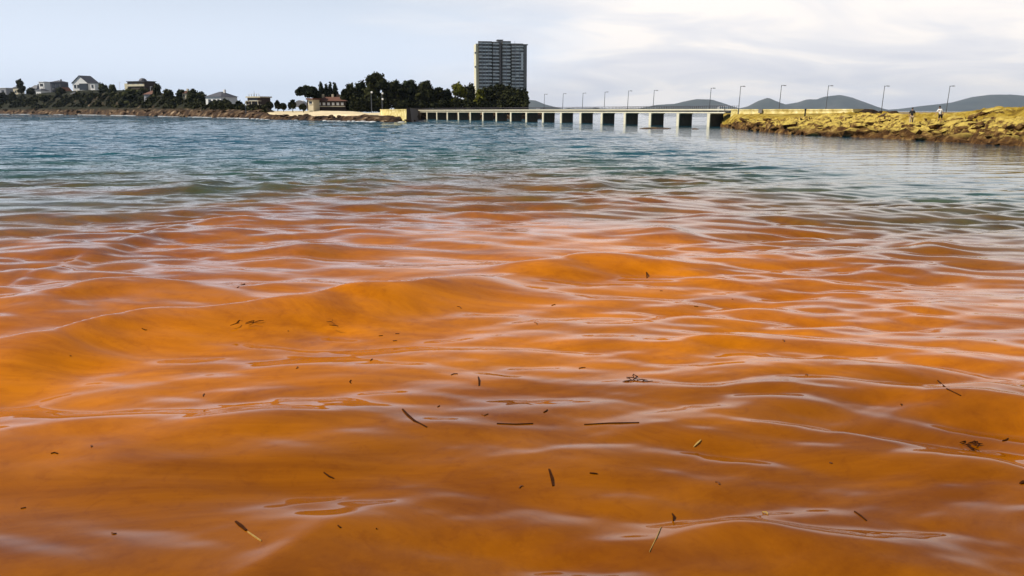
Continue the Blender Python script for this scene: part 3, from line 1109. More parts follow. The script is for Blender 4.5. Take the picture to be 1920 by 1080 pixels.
# ------------------------------------------------------------------ tower
def build_tower():
    D = 700.0
    ppm = D / FPX / HK * 1.0
    c = col(940, D, 3.0)
    rz = R(9)
    root = empty('apartment_tower', c, rz)
    tag(root, 'tall grey apartment tower with banded balconies rising behind the trees', 'building')
    H = zy(86, D) - 3.0
    nfl = 20
    fh = H / nfl
    depth = 17.0

    def X(px):
        return (px - 940) * ppm / math.cos(rz)
    # sections: px range, roof height offset, how far its face stands forward
    secs = [(898.5, 922.2, 0.8, 0.9), (924.0, 936.0, 0.6, 0.0), (942.0, 957.0, 1.2, 0.3), (958.6, 980.5, -1.4, 1.2)]
    core = MB()
    core.box(((X(898.5) + X(981)) / 2, 1.2 + depth / 2, H / 2), (X(981) - X(898.5), depth - 0.4, H))
    core.build('core', M['glass'], root)
    rnd = random.Random(4)
    for a, b, dh, fwd in secs:
        w = X(b) - X(a)
        xm = (X(a) + X(b)) / 2
        h = H + dh
        body = MB().box((xm, 0.6 - fwd + 1.2, h / 2), (w - 0.3, 2.4, h - 0.1)).build('facade', M['tower_dark'], root)
        slab_me = None
        for f in range(nfl):
            z = (f + 0.5) * h / nfl
            if slab_me is None:
                mb = MB()
                mb.box((0, -0.55, -0.25), (w, 1.5, 0.22))
                mb.box((0, -1.22, 0.22), (w, 0.14, 0.75))
                s_ = mb.build('balcony', M['tower_band'], body)
                slab_me = s_.data
            else:
                s_ = bpy.data.objects.new('balcony', slab_me)
                C.objects.link(s_)
                s_.parent = body
            s_.location = (xm, -fwd + 0.25 * rnd.random(), z)
            # glazed panels behind the balconies, some closed in with pale blinds
            nb = max(2, int(w / 3.2))
            for q in range(nb):
                if rnd.random() < 0.33:
                    g = MB().box((0, 0, 0), (w / nb * 0.8, 0.12, h / nfl * 0.52)).build('window_panel', M['grey' if rnd.random() < 0.65 else 'tower_band'], body)
                    g.location = (xm - w / 2 + (q + 0.5) * w / nb, 0.6 - fwd - 0.1, z + 0.95)
        MB().box((xm, 1.0 - fwd, h + 0.2), (w + 0.5, 3.4, 0.5)).build('cornice', M['tower_dark'], root)
        for e in (a, b):
            MB().box((X(e), 0.2 - fwd, h / 2), (0.45, 2.0, h)).build('fin', M['concrete_shaded'], root)
        nm = max(2, round(w / 3.0))
        for q in range(1, nm):
            MB().box((xm - w / 2 + q * w / nm, -0.75 - fwd, h / 2), (0.28, 1.25, h - 0.4)).build('mullion', M['grey'], root)
    # pale enclosed bay near the top right
    MB().box((X(978.3), -1.45, H * 0.735), (1.7, 0.9, H * 0.27)).build('pale_bay', M['white'], root)
    # right edge: dark stair shaft
    MB().box((X(984.5), 4.5, (H - 1.2) / 2), (X(987.5) - X(981.2), 9, H - 1.2)).build('stair_shaft', M['tower_dark'], root)
    MB().box((X(983.0), 4.0, H - 1.0), (X(989.5) - X(977), 9.5, 0.8)).build('roof_slab', M['tower_dark'], root)
    # left end wall in the sun, with two small dark balconies
    MB().box((X(896.0), 8.5, H / 2 - 0.3), (X(898.3) - X(894), 15.5, H - 0.6)).build('end_wall', M['tower_cream'], root)
    for py in (103, 128):
        MB().box((X(893.6), 3.5, zy(py, D) - 3), (1.2, 5.0, 1.1)).build('end_balcony', M['tower_dark'], root)
    # plant room on the roof
    MB().box((X(939), 6, H + 1.4), (X(943.5) - X(934.5), 6, 2.2)).build('plant_room', M['grey'], root)
    MB().box((X(939), 6, H + 2.7), (X(944.5) - X(933), 7.4, 0.7)).build('plant_room_roof', M['tower_dark'], root)
    MB().tube([(X(967), 5, H), (X(967), 5, H + 2.6)], [0.12, 0.08], 6).build('mast', M['steel'], root)


build_tower()


# ------------------------------------------------------------------ trees
def crown_mesh(lobes, count, size, seed, spiky=0.0):
    """leaf clumps scattered through the lobes (centre, radii), thickest near the outside"""
    r = np.random.default_rng(seed)
    vol = np.array([lb[1][0] * lb[1][1] * lb[1][2] for lb in lobes]) ** 0.67
    pick = r.choice(len(lobes), count, p=vol / vol.sum())
    c = np.array([lb[0] for lb in lobes], float)[pick]
    rad = np.array([lb[1] for lb in lobes], float)[pick]
    d = r.normal(size=(count, 3))
    d /= np.linalg.norm(d, axis=1)[:, None]
    t = 1 - 0.55 * r.random(count) ** 1.8 + 0.10 * r.normal(size=count)
    # lumps: radius varies with direction
    lump = 1 + 0.16 * np.sin(d[:, 0] * 5 + seed) * np.sin(d[:, 1] * 4 + 1.3 * seed) + 0.12 * np.sin(d[:, 2] * 7 + seed)
    p = c + d * rad * (t * lump)[:, None]
    u = r.normal(size=(count, 3))
    u /= np.linalg.norm(u, axis=1)[:, None]
    w = np.cross(u, d + 0.6 * r.normal(size=(count, 3)))
    w /= np.linalg.norm(w, axis=1)[:, None] + 1e-9
    s_ = size * (0.6 + 0.9 * r.random(count))[:, None]
    a = p - u * s_ * 0.6 - w * s_ * 0.35
    b = p + u * s_ * 0.6 - w * s_ * 0.35
    e = p + u * s_ * 0.35 + w * s_ * 0.55
    f = p - u * s_ * 0.45 + w * s_ * 0.5
    verts = np.stack([a, b, e, f], 1).reshape(-1, 3)
    faces = np.arange(count * 4).reshape(-1, 4)
    return verts.tolist(), [tuple(q) for q in faces.tolist()]


tree_no = [0]


def tree(name, label, px, ytop, ybase, hw, D, kind='round', leaf='leaf_dark', group=None, count=1500):
    tree_no[0] += 1
    sd = tree_no[0] * 13
    r = random.Random(sd)
    m = D / FPX / HK                         # metres per photo pixel
    z0 = zy(ybase, D)
    H = zy(ytop, D) - z0
    w = hw * m
    base = col(px, D, z0)
    root = empty(name, base)
    tag(root, label, 'tree' if 'bush' not in name and 'shrub' not in name else 'shrub', group)
    lobes = []
    limbs = []
    if kind == 'umbrella':
        for i in range(30):
            a = r.uniform(0, 6.28)
            q = math.sqrt(r.random())
            lobes.append(((q * w * 0.70 * math.cos(a), q * w * 0.6 * math.sin(a), H * (0.47 + 0.37 * math.sqrt(max(0.0, 1 - q * q)) * r.uniform(.75, 1.0))), (w * 0.30, w * 0.30, H * 0.145)))
        limbs = [(-0.45, 0.62), (0.1, 0.7), (0.5, 0.62)]
        trunk_top = 0.45
    elif kind == 'cone':
        n = 11
        for i in range(n):
            t = (i + 0.4) / n
            lobes.append(((r.uniform(-.06, .06) * w, r.uniform(-.06, .06) * w, H * (0.10 + 0.88 * t)), (w * (1.05 - t) ** 0.65, w * (1.05 - t) ** 0.65, H * 0.11)))
        trunk_top = 0.85
    elif kind == 'poplar':
        for i in range(14):
            t = r.random()
            q = (1 - abs(t - 0.42) * 1.15) * 0.62
            a = r.uniform(0, 6.28)
            lobes.append(((q * w * math.cos(a), q * w * math.sin(a), H * (0.14 + 0.80 * t)), (w * 0.40, w * 0.40, H * 0.13)))
        trunk_top = 0.7
        limbs = [(-0.3, 0.6), (0.35, 0.65)]
    elif kind == 'bush':
        for i in range(8):
            a = r.uniform(0, 6.28)
            q = r.random() * 0.62
            lobes.append(((q * w * math.cos(a), q * w * 0.8 * math.sin(a), H * (0.30 + 0.38 * r.random() * (1 - q * q))), (w * 0.45, w * 0.42, H * 0.30)))
        trunk_top = 0.4
    else:
        for i in range(26):
            a = r.uniform(0, 6.28)
            t = (i + r.random()) / 26
            q = math.sqrt(r.random()) * 0.75 * (1 - 0.75 * max(0, t - 0.45))
            lobes.append(((q * w * math.cos(a), q * w * 0.85 * math.sin(a), H * (0.10 + 0.74 * t)), (w * r.uniform(.32, .5), w * r.uniform(.32, .46), H * r.uniform(.11, .17))))
        lobes.append(((r.uniform(-.15, .15) * w, 0, H * 0.87), (w * 0.30, w * 0.30, H * 0.14)))
        trunk_top = 0.6
        limbs = [(-0.5, 0.6), (0.45, 0.62), (0.0, 0.75)]
    tr = max(0.12, 0.035 * H)
    mb = MB().tube([(0, 0, -1.0), (r.uniform(-.03, .03) * w, 0, H * trunk_top * 0.5), (r.uniform(-.06, .06) * w, 0, H * trunk_top)], [tr * 1.3, tr, tr * 0.6], 7)
    tk = mb.build('trunk', M['bark'], root)
    for lx, lz in limbs:
        MB().tube([(0, 0, H * trunk_top * 0.75), (lx * w * 0.5, 0, H * (trunk_top + lz) / 2), (lx * w, r.uniform(-.3, .3) * w, H * lz)], [tr * 0.6, tr * 0.45, tr * 0.2], 6).build('limb', M['bark'], tk)
    v, f = crown_mesh(lobes, count, max(0.55, 1.5 * m), sd)
    # dense inner twigs: crumpled cores keep the crown from being see-through
    mbc = MB()
    for (cc, cr) in lobes:
        k0 = len(mbc.v)
        mbc.ball(cc, tuple(x * 0.80 for x in cr), 8, 6)
        for i in range(k0, len(mbc.v)):
            x, y, z = mbc.v[i]
            j = 0.25 * mnoise.noise((x * 1.3 + sd, y * 1.3, z * 1.3))
            mbc.v[i] = (cc[0] + (x - cc[0]) * (1 + j), cc[1] + (y - cc[1]) * (1 + j), cc[2] + (z - cc[2]) * (1 + j))
    nb = len(v)
    v = v + [list(p) for p in mbc.v]
    f = f + [tuple(nb + i for i in q) for q in mbc.f]
    new_obj('crown', v, f, M[leaf], root)
    return root


G1 = 'trees on the island beside the bridge'
tree('umbrella_pine', 'wide umbrella pine with domed crown at the left end of the island', 578, 160, 202, 27, 300, 'umbrella', 'leaf_pine', None, 6500)
for px, yt, lab in ((604, 156.5, 'leftmost and tallest of the four pointed conifers behind the red roofed house'), (613.5, 160, 'second from left of the four pointed conifers behind the house'),
                    (621.5, 158, 'third from left of the four pointed conifers behind the house'), (630, 158.5, 'rightmost of the four pointed conifers behind the house')):
    tree('pointed_conifer', lab, px, yt, 203, 8.5, 322, 'cone', 'leaf_pine', 'four pointed conifers', 1100)
for px, yt, yb, hw, D, kind, leaf, lab in (
        (647, 168, 205, 9, 300, 'round', 'leaf_dark', 'low dark tree just right of the pointed conifers'),
        (660, 158.5, 205, 14, 303, 'round', 'leaf_dark', 'dark round tree right of the red roofed house'),
        (679, 152.5, 205, 14, 312, 'round', 'leaf_pine', 'dark tree with a single knob on top, left of the tallest tree'),
        (711, 137.5, 205, 28, 300, 'round', 'leaf_dark', 'tallest dark tree of the island with a knobbly top'),
        (742, 151, 205, 25, 312, 'round', 'leaf_dark', 'dark tree close to the right of the tallest tree'),
        (771, 150.5, 205, 24, 318, 'round', 'leaf_pine', 'dark tree in the middle of the wood left of the tower'),
        (800, 153, 205, 23, 312, 'round', 'leaf_dark', 'dark tree at the right shoulder of the tall wood'),
        (825, 164, 205, 17, 318, 'round', 'leaf_dark', 'lower dark tree left of the yellow green trees'),
        (841, 168, 205, 12, 325, 'round', 'leaf_pine', 'narrow dark tree touching the larger yellow green tree'),
        (859, 157, 204, 18, 306, 'poplar', 'leaf_olive', 'larger yellow green tree left of the tower'),
        (881, 158.5, 205, 15, 325, 'round', 'leaf_dark', 'dark tree between the two yellow green trees'),
        (900, 171, 204, 12, 300, 'poplar', 'leaf_olive', 'smaller yellow green tree below the left edge of the tower'),
        (917, 162, 205, 16, 318, 'round', 'leaf_dark', 'dark tree in front of the left foot of the tower'),
        (935, 158, 205, 18, 325, 'round', 'leaf_bush', 'brownish dark tree in front of the middle of the tower'),
        (954, 162, 205, 18, 318, 'round', 'leaf_dark', 'dark tree in front of the right half of the tower'),
        (970, 168, 206, 16, 312, 'round', 'leaf_dark', 'dark tree in front of the right foot of the tower'),
        (983, 178, 207, 9, 306, 'round', 'leaf_pine', 'last low dark tree at the right tip of the island')):
    tree('island_tree', lab, px, yt, yb, hw, D, kind, leaf, G1, 3000 if hw > 20 else 1900)

G2 = 'trees and bushes on the headland'
for nm, px, yt, yb, hw, dd, kind, leaf, lab in (
        ('dark_tree', 45, 150, 176, 8, 95, 'round', 'leaf_bush', 'dark tree sticking up behind the white wall at far left'),
        ('bush', 8, 173, 188, 14, 60, 'bush', 'leaf_bush', 'dark bush at the left edge below the grey house'),
        ('bush', 27, 170, 187, 9, 62, 'bush', 'leaf_bush', 'dark bush just left of the white garden wall'),
        ('bush', 62, 163, 180, 10, 90, 'bush', 'leaf_dark', 'dark bush above the white garden wall'),
        ('bush', 84, 176, 191, 14, 55, 'bush', 'leaf_bush', 'dark bush right of the white garden wall'),
        ('bush', 118, 163, 182, 12, 80, 'bush', 'leaf_bush', 'dark bush in front of the dark glass house'),
        ('bush', 150, 172, 190, 12, 70, 'bush', 'leaf_bush', 'dark bush below the white wall of the gabled house'),
        ('bush', 176, 171, 195, 15, 60, 'bush', 'leaf_dark', 'dark bush in front of the gabled house'),
        ('dark_tree', 197, 157, 192, 14, 78, 'round', 'leaf_dark', 'dark tree right of the gabled house'),
        ('dark_tree', 216, 159, 192, 13, 76, 'round', 'leaf_dark', 'dark tree left of the white mast'),
        ('dark_tree', 246, 165, 202, 22, 52, 'round', 'leaf_dark', 'broad dark tree below the flat roofed villa'),
        ('dark_tree', 272, 164, 200, 16, 58, 'round', 'leaf_dark', 'dark tree under the right half of the flat roofed villa'),
        ('dark_tree', 298, 157, 196, 9, 72, 'round', 'leaf_dark', 'dark tree at the right end of the flat roofed villa'),
        ('dark_tree', 318, 167, 200, 13, 56, 'round', 'leaf_bush', 'rounded dark tree right of the flat roofed villa'),
        ('dark_tree', 340, 168, 200, 12, 54, 'round', 'leaf_dark', 'domed dark tree midway between the villa and the hip roofed house'),
        ('dark_tree', 364, 167, 200, 12, 52, 'round', 'leaf_bush', 'olive tinged tree left of the hip roofed house'),
        ('dark_tree', 381, 172, 202, 11, 50, 'round', 'leaf_bush', 'olive tinged tree touching the hip roofed house'),
        ('bush', 425, 192, 207, 14, 34, 'bush', 'leaf_dark', 'dark bush in front of the hip roofed house'),
        ('bush', 449, 188, 207, 11, 40, 'bush', 'leaf_dark', 'dark bush between the hip roofed and the terraced house'),
        ('bush', 464, 190, 206, 6, 42, 'bush', 'leaf_dark', 'small dark bush left of the terraced house'),
        ('bush', 505, 190, 205, 8, 50, 'bush', 'leaf_bush', 'dark bush right of the terraced house'),
        ('bush', 521, 187.5, 205, 7, 52, 'bush', 'leaf_dark', 'pointed dark bush above the sandy beach'),
        ('bush', 532, 193, 205, 6, 50, 'bush', 'leaf_dark', 'tiny dark bush above the left end of the beach'),
        ('bush', 549, 187, 205, 9, 48, 'bush', 'leaf_dark', 'dark bush under the left edge of the umbrella pine'),
        ('bush', 569, 195, 206, 8, 44, 'bush', 'leaf_bush', 'dark bush below the white domed tent')):
    tree(nm, lab, px, yt, yb, hw, shore_D(px) + dd, kind, leaf, G2, 1000)


def scrub(name, label, n, px_range, fn, seed, size, material, height):
    """low undergrowth nobody could count: leaf clumps over the ground"""
    r = np.random.default_rng(seed)
    P, S = [], []
    while len(P) < n:
        px = r.uniform(*px_range)
        got = fn(px, r)
        if got is None:
            continue
        D_, z_ = got
        p_ = col(px, D_, z_)
        dens = mnoise.noise((p_.x * 0.09, p_.y * 0.09, seed)) + 0.5 * mnoise.noise((p_.x * 0.3, p_.y * 0.3, seed))
        if dens < 0.02:
            continue
        hh = height * (0.35 + 1.2 * max(0.0, dens)) * r.random() ** 0.8
        P.append((p_.x, p_.y, p_.z + hh))
        S.append(size * D_ / 300.0 * r.uniform(.6, 1.4))
    P, S = np.array(P), np.array(S)[:, None]
    u = r.normal(size=P.shape)
    u /= np.linalg.norm(u, axis=1)[:, None]
    w = np.cross(u, r.normal(size=P.shape))
    w /= np.linalg.norm(w, axis=1)[:, None]
    V = np.stack([P - u * S - w * S * .6, P + u * S - w * S * .6, P + u * S * .6 + w * S * .8, P - u * S * .7 + w * S * .8], 1).reshape(-1, 3)
    o_ = new_obj(name, V.tolist(), [tuple(q) for q in np.arange(len(V)).reshape(-1, 4).tolist()], material)
    tag(o_, label, 'scrub', kind='stuff')


def on_slope(px, r):
    wr = headland_z(px, 0)[1]
    wc = float(np.interp(px, CR_PX, CR_W))
    d_ = wr * 0.75 + r.random() * (wc * 0.66 - wr * 0.72)
    return shore_D(px) + d_, headland_z(px, d_)[0]


scrub('hillside_scrub', 'dark scrub covering the slope of the left headland', 12000, (-60, 500), on_slope, 3, 0.40, M['leaf_bush'], 2.6)
scrub('island_undergrowth', 'dark undergrowth below the island trees along the shore', 11000, (656, 990), lambda px, r: (285 + 14 * r.random(), 2.6), 9, 0.34, M['leaf_dark'], 5.5)


# ------------------------------------------------------------------ houses
def house(name, label, px, ybase, D, w_px, ywall, rz, wall='white', roof='slate', kind='hip', ytop=None, depth=None, wins=(), side_wins=(), extra=None):
    """front of width w_px (photo pixels) looking at the viewer, turned by rz; windows given as fractions (x, z, w, h) of the front"""
    m = D / FPX / HK
    z0 = zy(ybase, D)
    w = w_px * m
    h = (ybase - ywall) * m
    dp = depth or w * 0.7
    root = empty(name, col(px, D, z0), rz)
    tag(root, label, 'house')
    MB().box((0, 0, h / 2 - 1.5), (w, dp, h + 3)).build('wall', M[wall], root)
    rh = (ywall - (ytop if ytop is not None else ywall)) * m
    ov = 0.6
    a, b = w / 2 + ov, dp / 2 + ov
    if kind == 'hip':
        e = max(0.0, a - b)
        o_ = MB().hull([(-a, -b, h), (a, -b, h), (a, b, h), (-a, b, h)], [(-e - 0.2, -0.2, h + rh), (e + 0.2, -0.2, h + rh), (e + 0.2, 0.2, h + rh), (-e - 0.2, 0.2, h + rh)])
        ro = o_.build('roof', M[roof], root)
        MB().box((w * 0.18, 0.5, h + rh + 0.2), (0.9, 0.9, 1.6)).build('chimney', M[wall], ro)
    elif kind == 'gable':
        v = [(-a, -b, h - 0.2), (0, -b, h + rh), (a, -b, h - 0.2), (-a, b, h - 0.2), (0, b, h + rh), (a, b, h - 0.2)]
        t_ = 0.45
        v += [(x, y, z - t_) for x, y, z in v]
        f = [(0, 1, 4, 3), (1, 2, 5, 4), (9, 10, 7, 6), (10, 11, 8, 7), (0, 6, 7, 1), (1, 7, 8, 2), (3, 4, 10, 9), (4, 5, 11, 10), (0, 3, 9, 6), (2, 8, 11, 5)]
        new_obj('roof', v, f, M[roof], root)
        new_obj('gable_wall', [(-w / 2, -dp / 2 + 0.05, h), (w / 2, -dp / 2 + 0.05, h), (0, -dp / 2 + 0.05, h + rh - t_), (-w / 2, dp / 2 - 0.05, h), (w / 2, dp / 2 - 0.05, h), (0, dp / 2 - 0.05, h + rh - t_)],
                [(0, 1, 2), (5, 4, 3), (0, 2, 5, 3), (1, 4, 5, 2)], M[wall], root)
    else:
        MB().box((0, 0, h + 0.25), (w + 1.0, dp + 1.0, 0.5)).build('roof', M[roof], root)
    for (x, z, ww, hh) in wins:
        g = MB().box((x * w - w / 2, -dp / 2, z * h), (ww * w, 0.24, hh * h)).build('window', M['glass'], root)
        MB().box((x * w - w / 2, -dp / 2 - 0.12, (z - hh / 2) * h - 0.1), (ww * w + 0.3, 0.3, 0.16)).build('sill', M['white'], g)
    for (x, z, ww, hh) in side_wins:
        MB().box((-w / 2, x * dp - dp / 2, z * h), (0.24, ww * dp, hh * h)).build('window', M['glass'], root)
    if extra:
        extra(root, w, h, dp, m)
    return root


SK = R(-24)
house('grey_house', 'flat roofed grey house with pale parapet at the left edge of the shore', 14, 181, 862, 30, 167, SK, 'grey', 'white', 'flat', depth=9, wins=((.25, .55, .25, .4), (.7, .55, .25, .4)))
house('small_house', 'small pale house right beside the leaning dark tree at far left', 40, 180, 845, 13, 166, SK, 'cream', 'slate', 'hip', 162, depth=7, wins=((.5, .5, .3, .3),))
house('grey_roofed_house', 'low white house under a broad grey hip roof', 74, 181, 812, 22, 168, SK, 'grey', 'slate', 'hip', 161, wins=((.3, .55, .2, .4), (.7, .55, .2, .4)))
house('white_cube_house', 'white two storey cube house left of the dark glass house', 92, 181, 790, 14, 156, SK, 'white', 'white', 'flat', depth=9, wins=((.5, .80, .6, .16), (.3, .35, .25, .2)), side_wins=((.5, .8, .5, .16),))
house('glass_house', 'modern house with a dark glass front between two white houses', 117, 181, 775, 22, 156, R(-12), 'slate', 'slate', 'hip', 152.5, depth=10, wins=((.3, .7, .3, .35), (.7, .7, .3, .35), (.5, .3, .7, .25)))


house('lower_white_house', 'low white house half hidden in scrub below the white cube house', 84, 187, 765, 13, 171, SK, 'white', 'slate', 'hip', 167, depth=8, wins=((.3, .55, .2, .3), (.7, .55, .2, .3)))
house('low_pale_house', 'small pale house low on the slope below the gabled house', 146, 187, 690, 13, 177, SK, 'cream', 'slate', 'hip', 173, depth=6, wins=((.5, .5, .3, .3),))
house('brown_cottage', 'brown roofed cottage below the dark glass house', 128, 181, 745, 12, 171, SK, 'grey', 'tile', 'gable', 165, depth=6, wins=((.5, .5, .3, .3),))
house('pale_villa', 'pale villa peeping out of the trees midway to the hip roofed house', 352, 186, 452, 15, 176, SK, 'cream', 'tile', 'hip', 171, depth=5, wins=((.3, .55, .2, .4), (.7, .55, .2, .4)))


def c_extra(root, w, h, dp, m):
    MB().box((w * 0.25, -dp / 2 - 0.6, h * 0.45), (w * 0.5, 1.4, h * 0.9)).build('glass_bay', M['glass'], root)
    MB().box((w * 0.25, -dp / 2 - 1.5, 0.9 + h * 0.02), (w * 0.62, 0.2, 1.1)).build('balcony', M['white'], root)


house('gabled_house', 'white gabled house with steep grey roof, highest on the headland', 166, 174, 735, 36, 157, R(-18), 'white', 'slate', 'gable', 144, depth=12, wins=((.16, .6, .14, .35), (.36, .6, .14, .35)), extra=c_extra)
house('annex_house', 'low white annex touching the right side of the gabled house', 184, 172, 725, 11, 158, SK, 'white', 'slate', 'flat', depth=6, wins=((.5, .6, .5, .4),))


def d_extra(root, w, h, dp, m):
    MB().box((0, -dp / 2 - 0.3, h * 0.62), (w * 0.98, 0.5, h * 0.22)).build('balcony', M['cream'], root)
    MB().ball((w * 0.10, 0, h + 0.4), (w * 0.17, dp * 0.3, 2.2), 12, 7).build('roof_dome', M['slate'], root)
    MB().box((-w * 0.62, 0, h * 0.42), (w * 0.24, dp * 0.8, h * 0.85)).build('side_wing', M['cream'], root)


house('flat_roofed_villa', 'long villa with overhanging flat roof and pale balcony band above dark trees', 270, 172, 560, 44, 155.5, R(-24), 'brown', 'slate', 'flat', depth=9, wins=((.2, .82, .15, .14), (.5, .82, .15, .14), (.8, .82, .15, .14)), extra=d_extra)
house('shaded_house', 'dim house with dark tiled roof half hidden below the flat roofed villa', 292, 190, 510, 30, 178, SK, 'grey', 'tile', 'hip', 171, wins=((.3, .5, .2, .4), (.7, .5, .2, .4)))
house('hip_roofed_house', 'white house with wide grey hip roof and chimney near the shore', 417, 200, 392, 42, 182.5, R(-30), 'white', 'slate', 'hip', 173, depth=9.5, wins=((.25, .55, .16, .4), (.55, .55, .16, .4), (.82, .55, .14, .4)), side_wins=((.5, .55, .2, .4),))


def f_extra(root, w, h, dp, m):
    for zf in (0.36, 0.70):
        MB().box((w * 0.06, -dp / 2 - 0.7, h * zf), (w * 1.05, 1.6, 0.22)).build('terrace', M['cream'], root)
    for fx in (-0.45, 0.0, 0.5):
        MB().box((w * fx, -dp / 2 - 1.35, h * 0.35), (0.22, 0.22, h * 0.7)).build('post', M['cream'], root)
    for fx in (-0.4, -0.2, 0.0, 0.2, 0.4):
        MB().box((w * fx, -dp / 2 + 0.3, h + 0.95), (0.1, 0.1, 1.0)).build('rail_post', M['rail'], root)
    MB().box((0, -dp / 2 + 0.3, h + 1.45), (w * 0.85, 0.1, 0.1)).build('rail', M['white'], root)
    MB().tube([(-w * 0.35, 0, h), (-w * 0.35, 0, h + 2.6)], [0.07, 0.05], 6).build('mast', M['steel'], root)


house('terraced_house', 'two storey house with roof terrace and dark loggias left of the beach', 487, 204, 333, 30, 184, R(-25), 'brown', 'cream', 'flat', depth=6, wins=((.3, .5, .3, .25), (.7, .5, .25, .25), (.5, .84, .6, .18)), extra=f_extra)


def long_extra(root, w, h, dp, m):
    for i in range(6):
        MB().box((-w / 2 + w * (0.20 + 0.14 * i), -dp / 2 - 0.06, h * 0.62), (w * 0.075, 0.3, h * 0.34)).build('shutter', M['white'], root)
    MB().box((w * 0.06, -dp / 2 - 0.4, h * 0.30), (w * 0.86, 0.9, 0.28)).build('ledge', M['cream'], root)
    for fx in (-0.28, 0.02, 0.32):
        MB().box((w * fx, 0, h + 1.7), (0.7, 0.7, 1.5)).build('chimney', M['cream'], root)


house('long_house', 'long low house with brown tiled roof and a row of white shutters', 624, 204, 302, 62, 190, R(-6), 'brown', 'tile', 'hip', 182.5, depth=7, wins=((.13, .62, .06, .34),), extra=long_extra)
house('cream_lodge', 'small cream block attached left of the long brown roofed house', 589, 201, 297, 13, 187.5, R(-30), 'cream', 'tile', 'flat', depth=3.2, wins=((.5, .6, .5, .3),), side_wins=((.5, .6, .4, .3),))

# white domed tent under the umbrella pine
D = 318.0
m_ = D / FPX / HK
root = empty('domed_tent', col(565, D, zy(201, D)))
tag(root, 'white domed tent under the umbrella pine', 'tent')
seg = 10
v, f = [], []
for i in range(seg + 1):
    a = math.pi * i / seg
    for yy in (-2.2, 0, 2.2):
        v.append((-10 * m_ * math.cos(a), yy, 12.5 * m_ * math.sin(a) ** 0.8))
for i in range(seg):
    for j in range(2):
        f.append((i * 3 + j, i * 3 + j + 1, i * 3 + 3 + j + 1, i * 3 + 3 + j))
new_obj('canopy', v, f, M['white'], root, True)
new_obj('end_panel', [v[i * 3] for i in range(seg + 1)], [tuple(range(seg + 1))], M['grey'], root)

# low garden walls, masts, globe lamps
def low_wall(label, px0, px1, y0, y1, D, material, rz=R(-20)):
    m = D / FPX / HK
    o_ = MB().box((0, 0, 0), ((px1 - px0) * m, 1.0, (y1 - y0) * m)).box((0, 0, (y1 - y0) * m / 2 + 0.12), ((px1 - px0) * m + 0.4, 1.4, 0.22)).build('garden_wall', M[material])
    o_.location = at((px0 + px1) / 2, (y0 + y1) / 2, D)
    o_.rotation_euler = (0, 0, rz)
    tag(o_, label, 'wall')


low_wall('bright white garden wall below the houses at far left', 36, 70, 177, 187, 800, 'white')
low_wall('long low white wall below the dark glass house', 106, 136, 182.5, 187, 745, 'white')
low_wall('short pale yellow wall above the rocks below the dark trees', 204, 226, 191, 195, 610, 'tower_cream')
low_wall('small pale ruin of a wall down on the rocks at far left', 14, 30, 196, 203, 765, 'cream')


def mast(label, px, y0, y1, D, globes=()):
    root_ = empty('globe_lamp' if globes else 'mast', col(px, D, zy(y1, D)))
    m = D / FPX / HK
    h = (y1 - y0) * m
    MB().tube([(0, 0, -1), (0, 0, h * 0.6), (0, 0, h)], [0.16, 0.13, 0.1], 7).build('pole', M['white' if not globes else 'steel'], root_)
    if not globes:
        MB().box((0.5, 0, h), (1.4, 0.16, 0.2)).build('crossbar', M['white'], root_)
    for gy in globes:
        MB().ball((0.25, -0.2, (y1 - gy) * m), 1.9 * m, 12, 8).build('globe', M['globe'], root_, True)
    tag(root_, label, 'lamp' if globes else 'mast')


mast('thin white mast beside the dark trees left of the flat roofed villa', 229, 156, 172, 640)
mast('white post standing in front of the flat roofed villa', 286, 164, 180, 520)
mast('lamp with two white globes in front of the tallest dark tree', 717, 174.5, 207, 268, (176, 186.5))
mast('single globe lamp left of the lamp with two globes', 697, 172.5, 207, 270, (174,))
mast('thin lamp with a small white globe beside the terraced house', 461, 191, 208, 310, (197,))

# white buildings far across the bay, seen over the bridge parapet
for px, w_px, yt, lab in ((1355, 17, 198.5, 'white gabled building far across the bay above the right end of the bridge'),
                          (1009, 7, 202.5, 'small white building far across the bay above the bridge near the tower')):
    D = 1500.0
    m = D / FPX / HK
    w = w_px * m
    z0 = zy(209, D)
    root = empty('distant_building', col(px, D, 0))
    tag(root, lab, 'building')
    h = zy(yt + 2, D)
    MB().box((0, 0, h / 2), (w, w * 0.6, h)).build('wall', M['white'], root)
    rise = zy(yt, D) - h
    a, b = w / 2 + 0.4, w * 0.3 + 0.4
    new_obj('roof', [(-a, -b, h), (a, -b, h), (a, b, h), (-a, b, h), (-a * 0.7, 0, h + rise), (a * 0.7, 0, h + rise)], [(0, 1, 5, 4), (1, 2, 5), (2, 3, 4, 5), (3, 0, 4), (3, 2, 1, 0)], M['grey'], root)


# ------------------------------------------------------------------ people
def skin_body(name, joints, bones, material, parent, root_joint, subdiv=2):
    names = list(joints)
    me = bpy.data.meshes.new(name)
    me.from_pydata([joints[n][0] for n in names], [(names.index(a), names.index(b)) for a, b in bones], [])
    o_ = bpy.data.objects.new(name, me)
    C.objects.link(o_)
    md = o_.modifiers.new('Skin', 'SKIN')
    md.use_smooth_shade = True
    for i, n in enumerate(names):
        r_ = joints[n][1]
        sv = me.skin_vertices[0].data[i]
        sv.radius = r_ if isinstance(r_, tuple) else (r_, r_)
        sv.use_root = (n == root_joint)
    sb = o_.modifiers.new('Subdivision', 'SUBSURF')
    sb.levels = sb.render_levels = subdiv
    me.materials.append(material)
    if parent:
        o_.parent = parent
    return o_


